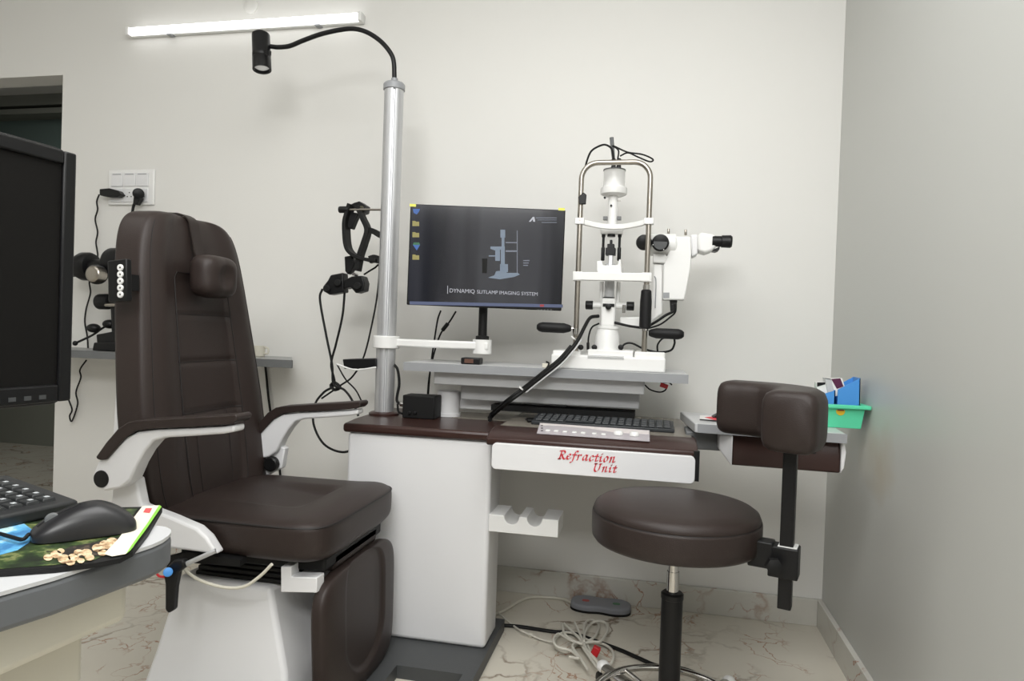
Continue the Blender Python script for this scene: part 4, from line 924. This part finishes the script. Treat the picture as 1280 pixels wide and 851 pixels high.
for i in range(5):
    a_ = 2*PI*i/5+2.21; dv = V((math.cos(a_), math.sin(a_), 0)); base = V((sx, sy, .075))
    lg = MB().tube([base, base+dv*.15+V((0, 0, -.005)), base+dv*.30+V((0, 0, -.015))], lambda f: .021-.005*f, 12, sm=False).build('leg', CHROME, t)
    MB().ball(base+dv*.305+V((0, 0, -.012)), (.02, .02, .018)).build('leg_tip', WHITE2, lg)
    MB().rcyl(base+dv*.305+V((-.012*dv.y, .012*dv.x, -.05)), base+dv*.305-V((-.012*dv.y, .012*dv.x, .05)), .024, .003).build('caster', BLACK, lg)
# arm and support bar
bx, by_ = .325, 1.70
b = MB(); b.prism([(sx+.03, sy-.02, st_-th-.006), (bx-.06, by_-.005, st_-th+.03), (bx-.06, by_-.005, st_-th-.006), (sx+.03, sy-.02, st_-th-.012)], (0, .045, 0)); b.build('support_arm', BLACK, t)
b = MB(); b.box(((sx+bx)/2, (sy+by_)/2, st_-th-.003), ((bx-sx)*1.0, .045, .012), Matrix.Rotation(math.atan2(by_-sy, bx-sx), 3, 'Z')); b.build('support_arm', BLACK, t)
rz = Matrix.Rotation(-.3, 3, 'Z')
zc = at(985, 701, 1.70).z
b = MB(); b.box((bx-.005, by_, zc), (.066, .05, .072), rz); b.box((bx-.055, by_+.01, zc+.012), (.055, .045, .062), rz); clamp = b.build('clamp', BLACK, t, bevel=.003)
MB().lathe((bx-.035, by_-.055, zc-.002), V((0, 1, 0)), [(.012, 0), (.019, .003), (.019, .02), (.010, .024), (.010, .04)], 6).build('clamp_knob', BLACKM, clamp)
MB().box((bx+.003, by_, zc+.0365), (.042, .042, .002), rz).build('clamp_rim', WHITE2, clamp)
zl = at(985, 760, 1.70).z; zh = .80
b = MB(); b.box((bx, by_, (zl+zh)/2), (.03, .03, zh-zl), rz); b.build('support_bar', BLACK, t, bevel=.002)
MB().lathe((sx+.085, sy-.10, st_-th-.02), ZV, [(.008, 0), (.010, .01), (.010, .02)], 16).build('tilt_screw', ALU, t)
# curved pad: sweep of a rounded section
def curved_pad(name, P_, w, h, m):
    P_ = smooth_path(P_, 14); mN = len(P_); b = MB(); vs = []; fs = []; n = 32
    cum = [0]
    for i in range(1, mN): cum.append(cum[-1]+(P_[i]-P_[i-1]).length)
    Lt = cum[-1]
    for j in range(mN):
        a_ = (P_[min(j+1, mN-1)]-P_[max(j-1, 0)]).normalized(); x_ = a_.cross(ZV).normalized()
        d_ = min(cum[j], Lt-cum[j]); re = .028
        k_ = 1 if d_ > re else 1-.22*(1-math.sqrt(max(0, 1-(1-d_/re)**2)))
        for i in range(n):
            th_ = 2*PI*i/n; c_, s_ = math.cos(th_), math.sin(th_); e_ = 5
            rr = (abs(c_)**e_+abs(s_)**e_)**(-1/e_)
            vs.append(P_[j]+x_*(c_*rr*w/2*k_)+ZV*(s_*rr*h/2*k_))
    for j in range(mN-1):
        for i in range(n):
            k2 = (i+1) % n; fs.append((j*n+i, j*n+k2, (j+1)*n+k2, (j+1)*n+i))
    fs.append(tuple(range(n-1, -1, -1))); fs.append(tuple((mN-1)*n+i for i in range(n)))
    b.add(vs, fs); return b.build(name, m, t, ang=50)
e0 = dd(983, 530, 1.52); e1 = dd(998, 524, 1.60); e2 = dd(994, 519, 1.70); e3 = dd(968, 515, 1.78); e4 = dd(935, 512, 1.83); e5 = dd(903, 510.5, 1.87)
zpad = .866
pth = [V((p.x, p.y, zpad)) for p in (e0, e1, e2, e3, e4, e5)]
curved_pad('support_pad', pth, .125, .142, LEATHER)
b = MB(); b.box((bx, by_, .797), (.09, .09, .006)); b.build('pad_plate', BLACK, t)
# ================================================================== FLOOR THINGS
pa, pb_ = az(716, 762, 0), az(784, 770, 0)
pc = (pa+pb_)/2+V((0, .035, 0)); pl = (pb_-pa).length/2+.012
t = thing('foot_pedal', (pc.x, pc.y, 0), 'grey oval foot pedal with red and green marks on the floor', 'pedal')
def oval(cx_, cy_, a_, b_, waist, z, n=60, ang=0):
    out = []
    for i in range(n):
        th_ = 2*PI*i/n; x_ = a_*math.cos(th_); y_ = b_*math.sin(th_)*(1-waist*math.exp(-(x_/(a_*.3))**2)); k_ = 1
        e_ = 3; rr = (abs(math.cos(th_))**e_+abs(math.sin(th_))**e_)**(-1/e_); x_ *= rr; y_ *= rr
        out.append(V((cx_+x_*math.cos(ang)-y_*math.sin(ang), cy_+x_*math.sin(ang)+y_*math.cos(ang), z)))
    return out
PG = mat('grey_pedal', srgb(134, 136, 142), .5, var=.04)
hb = MB().prism(oval(pc.x, pc.y, pl, .058, .18, .001, ang=-.02), (0, 0, .028)).build('housing', PG, t, bevel=.009, seg=4)
MB().prism(oval(pc.x, pc.y, pl+.001, .059, .18, .0, ang=-.02), (0, 0, .008)).build('sole', BLACKM, t)
for sx_, m_, nm in ((-.5, flat('faded_red', 178, 78, 74), 'red mark'), (.52, flat('faded_green', 70, 120, 84), 'green mark')):
    MB().prism(oval(pc.x+sx_*pl, pc.y-.004, .014, .010, 0, .0292), (0, 0, .0006)).build('mark', m_, t, label=nm)
o = MB().tube([V((pa.x-.005, pa.y+.03, .012)), az(700, 748, .006), az(668, 746, .006), az(650, 751, .006), az(632, 762, .006), az(618, 768, .006)], .005).build('pedal_cable', CREAMD, label='grey cable running left from the foot pedal along skirting', category='cable')
# coil of white cable
cc = az(731, 808, .02)
t = thing('cable_coil', (cc.x, cc.y, 0), 'tangled coil of white cable with red tie on the floor', 'cable')
WC = mat('white_cable', srgb(206, 203, 192), .45, var=.03)
c3 = lambda L: [(640+x/7.67, 740+y/7.67) for x, y in L]
loops = [[(690, 480), (600, 400), (480, 390), (410, 470), (430, 540), (540, 570), (640, 490), (720, 470), (800, 420), (830, 310), (760, 265), (700, 300), (690, 400), (720, 500), (780, 620), (860, 740)],
         [(480, 300), (500, 390), (560, 450), (640, 490), (760, 480), (880, 500), (960, 560), (970, 640), (930, 700), (870, 710), (800, 640), (690, 520), (640, 440), (500, 300)],
         [(600, 290), (660, 420), (690, 520), (760, 600), (850, 720), (810, 660), (720, 560), (690, 450), (760, 470), (850, 470), (910, 380), (900, 300), (830, 275), (760, 300), (700, 380), (690, 470)],
         [(730, 745), (660, 640), (580, 520), (640, 480), (700, 560), (800, 700), (840, 740)], [(550, 620), (640, 630), (560, 560), (430, 520), (400, 450), (450, 400), (560, 460), (680, 500)], [(420, 480), (300, 460), (180, 410), (90, 370), (0, 310), (-130, 200)]]
for k_, L in enumerate(loops):
    uv = c3(L)
    P_ = [az(u, v, .008+.006*k_*(1 if k_ < 5 else 0)+.004*((i*7+k_) % 3)) for i, (u, v) in enumerate(uv)]
    MB().tube(P_, .0042 if k_ < 5 else .003, 7).build('loop' if k_ < 5 else 'lead', WC, t)
p_ = az(*c3([(802, 565)])[0], .035); MB().box(p_, (.024, .02, .03), Matrix.Rotation(.4, 3, 'Y')).build('red_tie', REDP, t, bevel=.003, label='red tie')
MB().ball(az(*c3([(180, 412)])[0], .006), .009).build('inline_knot', CREAMD, t)
o = MB().tube([az(u, v, .007) for u, v in ((560, 778), (622, 781), (650, 783), (690, 789), (715, 791), (750, 803), (775, 812), (800, 823), (822, 832), (850, 835), (875, 845), (900, 870))], .0065, 8).build('floor_cable', BLACKM, label='black cable snaking across marble floor under the cable coil', category='cable')
# ================================================================== FOREGROUND DESK
dz = .79
tr_ = [(-.700, -.10), (-.640, .25), (-.589, .525), (-.575, .571), (-.565, .633)]+[tuple(az(u, v, .79))[:2] for u, v in ((191, 680), (203, 674.5), (210, 669.5), (214, 665), (213.5, 661.5), (209, 659), (202, 657.5), (190, 656.5))]+[(-.85, .80), (-1.35, .86), (-1.5, .2), (-1.5, -.1)]
t = desk = thing('office_desk', (-1.0, .3, 0), 'pale grey desk with dark grey rounded edge in left foreground', 'desk')
MB().prism([(x, y, dz-.004) for x, y in tr_], (0, 0, .004)).build('desk_top', GREYL, t, smooth=False)
MB().prism([(x-.001 if False else x, y, dz-.040) for x, y in tr_], (0, 0, .0362)).build('edge_band', mat('desk_edge', srgb(98, 101, 104), .45, var=.04), t, bevel=.006, seg=3)
e_a = az(0, 770, .75); e_b = az(123, 730, .75)
MB().prism([(-.66, .15, .69), (-.618, .56, .69), (-.60, .70, .69), (-.68, .74, .69), (-1.1, .74, .69), (-1.1, .15, .69)], (0, 0, .06)).build('drawer', CREAM, t, bevel=.01, seg=3)
MB().prism([(-.72, .15, 0), (-.665, .56, 0), (-.65, .69, 0), (-.72, .70, 0), (-1.08, .70, 0), (-1.08, .15, 0)], (0, 0, .69)).build('cabinet', CREAMD, t, bevel=.008, seg=3)
# mouse pad
o_ = .0006
padp = [(0, 714), (70, 709), (120, 703), (150, 697.5), (166, 689), (185, 665), (203, 635), (199, 632), (188, 633), (120, 634), (0, 640), (-80, 650), (-80, 716)]
t = pad = thing('mouse_pad', az(100, 670, dz), 'colourful mouse pad with nature picture and cream border on the desk', 'mouse pad')
lift = lambda u, v: az(u, v, dz+.006)
MB().prism([az(u, v, dz+.006)-V((0, 0, .0055)) for u, v in padp], (0, 0, .0053)).build('base', RUBBER, t, smooth=False)
def patch(name, m, P_, z=.0, lab=None):
    b = MB(); b.prism([lift(u, v)+V((0, 0, z)) for u, v in P_], (0, 0, .0003)); o = b.build(name, m, t, smooth=False)
    if lab: o['label'] = lab
def mottle(name, cols, scale):
    m = mat(name, cols[0][1], .5); nt = m.node_tree; b = nt.nodes['Principled BSDF']; tc = nt.nodes.new('ShaderNodeTexCoord')
    n = nt.nodes.new('ShaderNodeTexNoise'); n.inputs['Scale'].default_value = scale; n.inputs['Detail'].default_value = 6; n.inputs['Roughness'].default_value = .65
    rp = nt.nodes.new('ShaderNodeValToRGB'); el = rp.color_ramp.elements
    el[0].position, el[0].color = cols[0]; el[1].position, el[1].color = cols[-1]
    for p_, c_ in cols[1:-1]: e = el.new(p_); e.color = c_
    nt.links.new(tc.outputs['Object'], n.inputs['Vector']); nt.links.new(n.outputs['Fac'], rp.inputs[0]); nt.links.new(rp.outputs[0], b.inputs['Base Color'])
    return m
gp = mottle('leafy_print', [(.36, srgb(22, 26, 18)), (.47, srgb(32, 46, 24)), (.56, srgb(56, 76, 36)), (.63, srgb(120, 126, 78)), (.7, srgb(40, 44, 30))], 38)
gp_ = mat('leafy_print_plain', srgb(52, 74, 36), .5, var=.85, vscale=60)
patch('picture', gp, [(-80, 712), (0, 711), (70, 706), (118, 700), (140, 690), (163, 648), (172, 636), (120, 636), (0, 642), (-80, 652)], 0)
patch('sky_print', mottle('sky_print', [(.38, srgb(60, 120, 170)), (.5, srgb(100, 176, 220)), (.6, srgb(190, 220, 228)), (.7, srgb(90, 140, 120))], 26), [(-80, 698), (0, 694), (22, 688), (40, 676), (42, 664), (30, 655), (0, 655), (-80, 665)], .0004)
patch('pale_print', mat('pale_print', srgb(196, 196, 178), .5, var=.15, vscale=30), [(0, 656), (30, 655), (60, 645), (90, 640), (60, 638), (0, 644)], .0006)
patch('dark_print', mottle('dark_print', [(.4, srgb(24, 22, 20)), (.55, srgb(48, 44, 40)), (.66, srgb(120, 100, 80))], 60), [(88, 684), (120, 678), (150, 672), (146, 684), (128, 694), (80, 700), (62, 696)], .0005)
dg = mottle('cream_blobs', [(.36, srgb(96, 70, 48)), (.46, srgb(190, 158, 120)), (.58, srgb(226, 206, 172)), (.7, srgb(240, 226, 200))], 110)
b = MB()
for (u, v, r) in ((60, 698, 5), (70, 694, 6), (80, 700, 7), (92, 698, 6), (98, 692, 5), (108, 692, 6), (88, 704, 5), (76, 690, 4), (122, 686, 6), (132, 682, 7), (140, 678, 6), (128, 692, 5), (112, 698, 5), (145, 684, 4), (101, 702, 4)):
    b.prism([lift(u+r*1.2*math.cos(2*PI*i/10), v+r*.8*math.sin(2*PI*i/10))+V((0, 0, .0010)) for i in range(10)], (0, 0, .0003+.0001*(int(u) % 3)))
b.build('cream_blobs', dg, t, smooth=False)
patch('border', mat('cream_border', srgb(232, 224, 204), .5, var=.04), [(140, 697), (130, 694), (148, 675), (166, 650), (178, 634), (199, 633), (186, 656), (166, 686), (157, 694)], .0014, 'cream border strip')
patch('green_edge', flat('lime_print', 132, 196, 70), [(158, 694), (163, 690), (183, 663), (202, 635), (199, 633), (184, 656), (164, 684)], .0019, 'lime green edge')
patch('red_print', flat('red_print', 206, 84, 84), [(179, 642), (182, 637), (190, 637), (187, 643)], .0019)
# mouse
mc = az(104, 664, dz+.02)
t = thing('computer_mouse', (mc.x, mc.y, dz+.0075), 'black computer mouse resting on the colourful mouse pad', 'mouse')
ml = az(36, 672, dz+.01); mr = az(170, 652, dz+.012)
ax_ = (mr-ml); ax_.z = 0; Lm = ax_.length*.98; ax_.normalize(); ay_ = ZV.cross(ax_); ctr = (ml+mr)/2; ctr.z = dz+.0078
b = MB(); vs = []; fs = []; NU, NV = 36, 18
def msec(f):
    z_ = .036*(math.sin(PI*min(1, f*.95+.03))**.55)*(.72+.45*f if f < .65 else 1.0125-.1*(f-.65))
    w_ = .030*(1-abs(2*f-1)**4)**.25*(.92+.12*f)
    return w_, z_
for j in range(NU+1):
    f = .5-.5*math.cos(PI*j/NU); w_, z_ = msec(f); c_ = ctr+ax_*((f-.5)*Lm)
    for i in range(NV+1):
        th_ = PI*i/NV; vs.append(c_+ay_*(w_*math.copysign(abs(math.cos(th_))**.6, math.cos(th_)))+ZV*(z_*math.sin(th_)**.75))
for j in range(NU):
    for i in range(NV): a_ = j*(NV+1)+i; fs.append((a_, a_+1, a_+NV+2, a_+NV+1))
b.add(vs, fs); b.build('shell', mat('mouse_plastic', srgb(34, 34, 36), .35, var=.05), t, ang=70)
P_ = [ctr+ax_*((f-.5)*Lm)+ZV*(msec(f)[1]+.0003) for f in [.06+.4*i/10 for i in range(11)]]
MB().tube(P_, .0009, 6).build('button_seam', BLACKM, t)
wp = ctr+ax_*(-.30*Lm)+ZV*(msec(.2)[1]-.004); MB().rcyl(wp-ay_*.004, wp+ay_*.004, .008, .001).build('scroll_wheel', GREYD, t)
MB().tube([ml+V((0, 0, .004)), az(28, 674, dz+.012), az(14, 671, dz+.012), az(0, 667, dz+.012), az(-30, 660, dz+.012)], .0022, 8).build('cable', BLACKM, t)
# foreground keyboard, angled
kc = az(98, 618, dz+.035)
kd = (az(98, 618, dz+.035)-az(-10, 640, dz+.035)); 
t = thing('keyboard', (kc.x, kc.y, dz), 'black keyboard standing at the left edge beside mouse pad', 'keyboard')
q0 = az(99, 617, dz+.03); q1 = az(0, 597, dz+.045); q2 = az(0, 648, dz+.02)
# frame: corner q0, one side towards q1 (back), other towards q2 (front)
e1_ = (az(50, 602, dz+.035)-q0); e1_.z = 0; e1_.normalize(); e2_ = V((-e1_.y, e1_.x, 0)); 
if e2_.y > 0: e2_ = -e2_
KW, KD_ = .16, .44
def kp(a_, d_, z_): return V((q0.x, q0.y, 0))+e1_*a_+e2_*d_+V((0, 0, z_))
ztop = lambda a_: dz+.022+.014*a_/KW
b = MB()
b.add([kp(0, 0, dz+.006), kp(KW, 0, dz+.018), kp(KW, KD_, dz+.018), kp(0, KD_, dz+.006), kp(0, 0, ztop(0)), kp(KW, 0, ztop(KW)), kp(KW, KD_, ztop(KW)), kp(0, KD_, ztop(0))], [(3, 2, 1, 0), (4, 5, 6, 7), (0, 1, 5, 4), (1, 2, 6, 5), (2, 3, 7, 6), (3, 0, 4, 7)])
b.build('case', mat('keyboard_black', srgb(36, 37, 38), .45, var=.05), t, bevel=.004, seg=3)
KM = mat('keycap_black', srgb(40, 42, 43), .45, var=.05); KP = flat('key_print', 190, 194, 196)
kr = Matrix((e1_, -e2_, ZV)).transposed()
k0 = kprint = None
for r_ in range(6):
    for c_ in range(10):
        a_ = .016+r_*.0225; d_ = .018+c_*.0195
        pos = kp(a_+.01, d_+.009, ztop(a_)+.0018)
        L = pos-V(t.location)
        if k0 is None:
            bb2 = MB(); bb2.box((0, 0, 0), (.0195, .0165, .005), kr, taper=.86); k0 = bb2.build('key', KM, t, bevel=.001); k0.data.transform(Matrix.Translation(V(t.location))); k0.location = L
            bb3 = MB(); bb3.box((.001, .001, .0030), (.006, .005, .0006), kr); kprint = bb3.build('legend', KP, k0); kprint.data.transform(Matrix.Translation(pos)); 
        else:
            k2 = k0.copy(); col.objects.link(k2); k2.parent = t; k2.location = L
            kk = kprint.copy(); col.objects.link(kk); kk.parent = k2; kk.location = (0, 0, 0)
b = MB(); b.bb(0, 0, 0, 0, 0, 0) if False else None
MB().prism([kp(KW-.03, .03, dz), kp(KW-.01, .03, dz), kp(KW-.01, .03, dz+.02), kp(KW-.03, .03, dz+.018)], e2_*.03).build('foot', BLACK, t)
MB().prism([kp(.004, .03, dz), kp(.014, .03, dz), kp(.014, .03, dz+.008), kp(.004, .03, dz+.007)], e2_*.3).build('foot', BLACK, t)
# foreground monitor
dR = 1.05; s_ = dR/.9
A = dd(91, 188, dR); B = dd(91, 503, dR); Cc = dd(-2, 168, .81*s_); D_ = dd(-2, 513, .81*s_)
hd_ = ((Cc+D_)/2-(A+B)/2); hd_.z = 0; hd_.normalize()
zt2, zb2 = (A.z+Cc.z)/2, (B.z+D_.z)/2; o3 = V(((A.x+B.x)/2, (A.y+B.y)/2, 0)); nrm = V((-hd_.y, hd_.x, 0))
if nrm.x < 0: nrm = -nrm
MWd = .60
def fm(a_, z_, d_=0): return V((o3.x, o3.y, 0))+hd_*a_+nrm*d_+V((0, 0, z_))
t = thing('desk_monitor', fm(.3, dz), 'large black monitor with dark screen cut off at left foreground', 'monitor')
pts = []
r_ = .03
for cx_, cz_, a0 in ((MWd-r_, zt2-r_, 0), (r_, zt2-r_, PI/2), (r_, zb2+r_, PI), (MWd-r_, zb2+r_, 1.5*PI)):
    for i in range(7): a_ = a0+PI/2*i/6; pts.append(fm(cx_+r_*math.cos(a_), cz_+r_*math.sin(a_), 0))
MB().prism(pts, -nrm*.035).build('case', BLACK, t, bevel=.003)
bz = .024
b = MB()
def slab(a0, a1, z0, z1, d0, d1): b.prism([fm(a0, z0, d0), fm(a1, z0, d0), fm(a1, z1, d0), fm(a0, z1, d0)], nrm*(d1-d0))
slab(.004, bz, zb2+.004, zt2-.004, .0, .008); slab(bz, MWd-bz, zt2-bz, zt2-.004, .0, .008); slab(bz, MWd-bz, zb2+.004, zb2+.03, .0, .008); slab(MWd-bz, MWd-.004, zb2+.004, zt2-.004, 0, .008)
b.build('bezel', BLACK, t, bevel=.003)
b = MB(); slab(bz, MWd-bz, zb2+.03, zt2-bz, .001, .002); b.build('screen', SCREENOFF, t)
b = MB()
for i in range(5): slab(.045+i*.022, .055+i*.022, zb2+.010, zb2+.016, .0078, .0092)
b.build('button_row', GREYP, t)
b = MB(); b.cyl(fm(.3, dz+.01, -.06), fm(.3, (zt2+zb2)/2, -.05), .022); b.build('stand_neck', BLACK, t)
b = MB(); b.lathe(fm(.3, dz, -.04), ZV, [(.11, .0005), (.11, .008), (.08, .012), (.03, .016)], 40); b.build('stand_foot', BLACK, t)
b = MB(); slab(.22, .38, zb2+.08, zt2-.08, -.06, -.034); b.build('rear_housing', BLACK, t)
# curtain on the wall behind the photographer (mirrored in the monitor glass)
b = MB(); n = 120; vs = []
for i in range(n+1):
    x = -1.55+1.1*i/n; y = BY+.06+.03*math.sin(i*.75)
    vs += [(x, y, .15), (x, y, 2.45)]
b.add(vs, [(2*i, 2*i+2, 2*i+3, 2*i+1) for i in range(n)])
t = thing('curtain', (-1.0, BY+.06, .15), 'blue grey pleated curtain on the opposite wall, mirrored in the monitor glass', 'curtain')
b.build('cloth', mat('curtain_cloth', srgb(72, 84, 110), .8, var=.1), t)
MB().cyl((-1.6, BY+.06, 2.47), (-.4, BY+.06, 2.47), .014).build('rod', ALU, t)
# ================================================================== LIGHT
def area(name, loc, size, power, rot=(0, 0, 0), colr=(1, 1, 1), sy_=None):
    l = bpy.data.lights.new(name, 'AREA'); l.energy = power; l.size = size; l.color = colr
    if sy_: l.shape = 'RECTANGLE'; l.size_y = sy_
    o = bpy.data.objects.new(name, l); col.objects.link(o); o.location = loc; o.rotation_euler = rot; return o
area('ceiling_bounce', (-.25, .7, 2.70), 1.7, 43, sy_=1.5, colr=(1, .998, .99))
area('room_lamp', (-2.3, .9, 2.70), 1.2, 8, colr=(1, .998, .99))
area('front_fill', (-.2, -1.1, 2.5), 1.5, 40, sy_=.55, rot=(math.radians(64), 0, 0), colr=(1, .998, .99))  # unseen soft fill, added high behind the camera for frontal light
area('far_room_fill', (-4.2, 3.6, 2.70), .8, 4.5, colr=(1, .99, .95))  # unseen fill, added to brighten the room beyond the doorway
w = bpy.data.worlds.new('world'); sc.world = w; w.use_nodes = True
w.node_tree.nodes['Background'].inputs[0].default_value = (1, 1, .99, 1); w.node_tree.nodes['Background'].inputs[1].default_value = .25
sc.view_settings.view_transform = 'Standard'; sc.view_settings.look = 'None'; sc.view_settings.exposure = 0
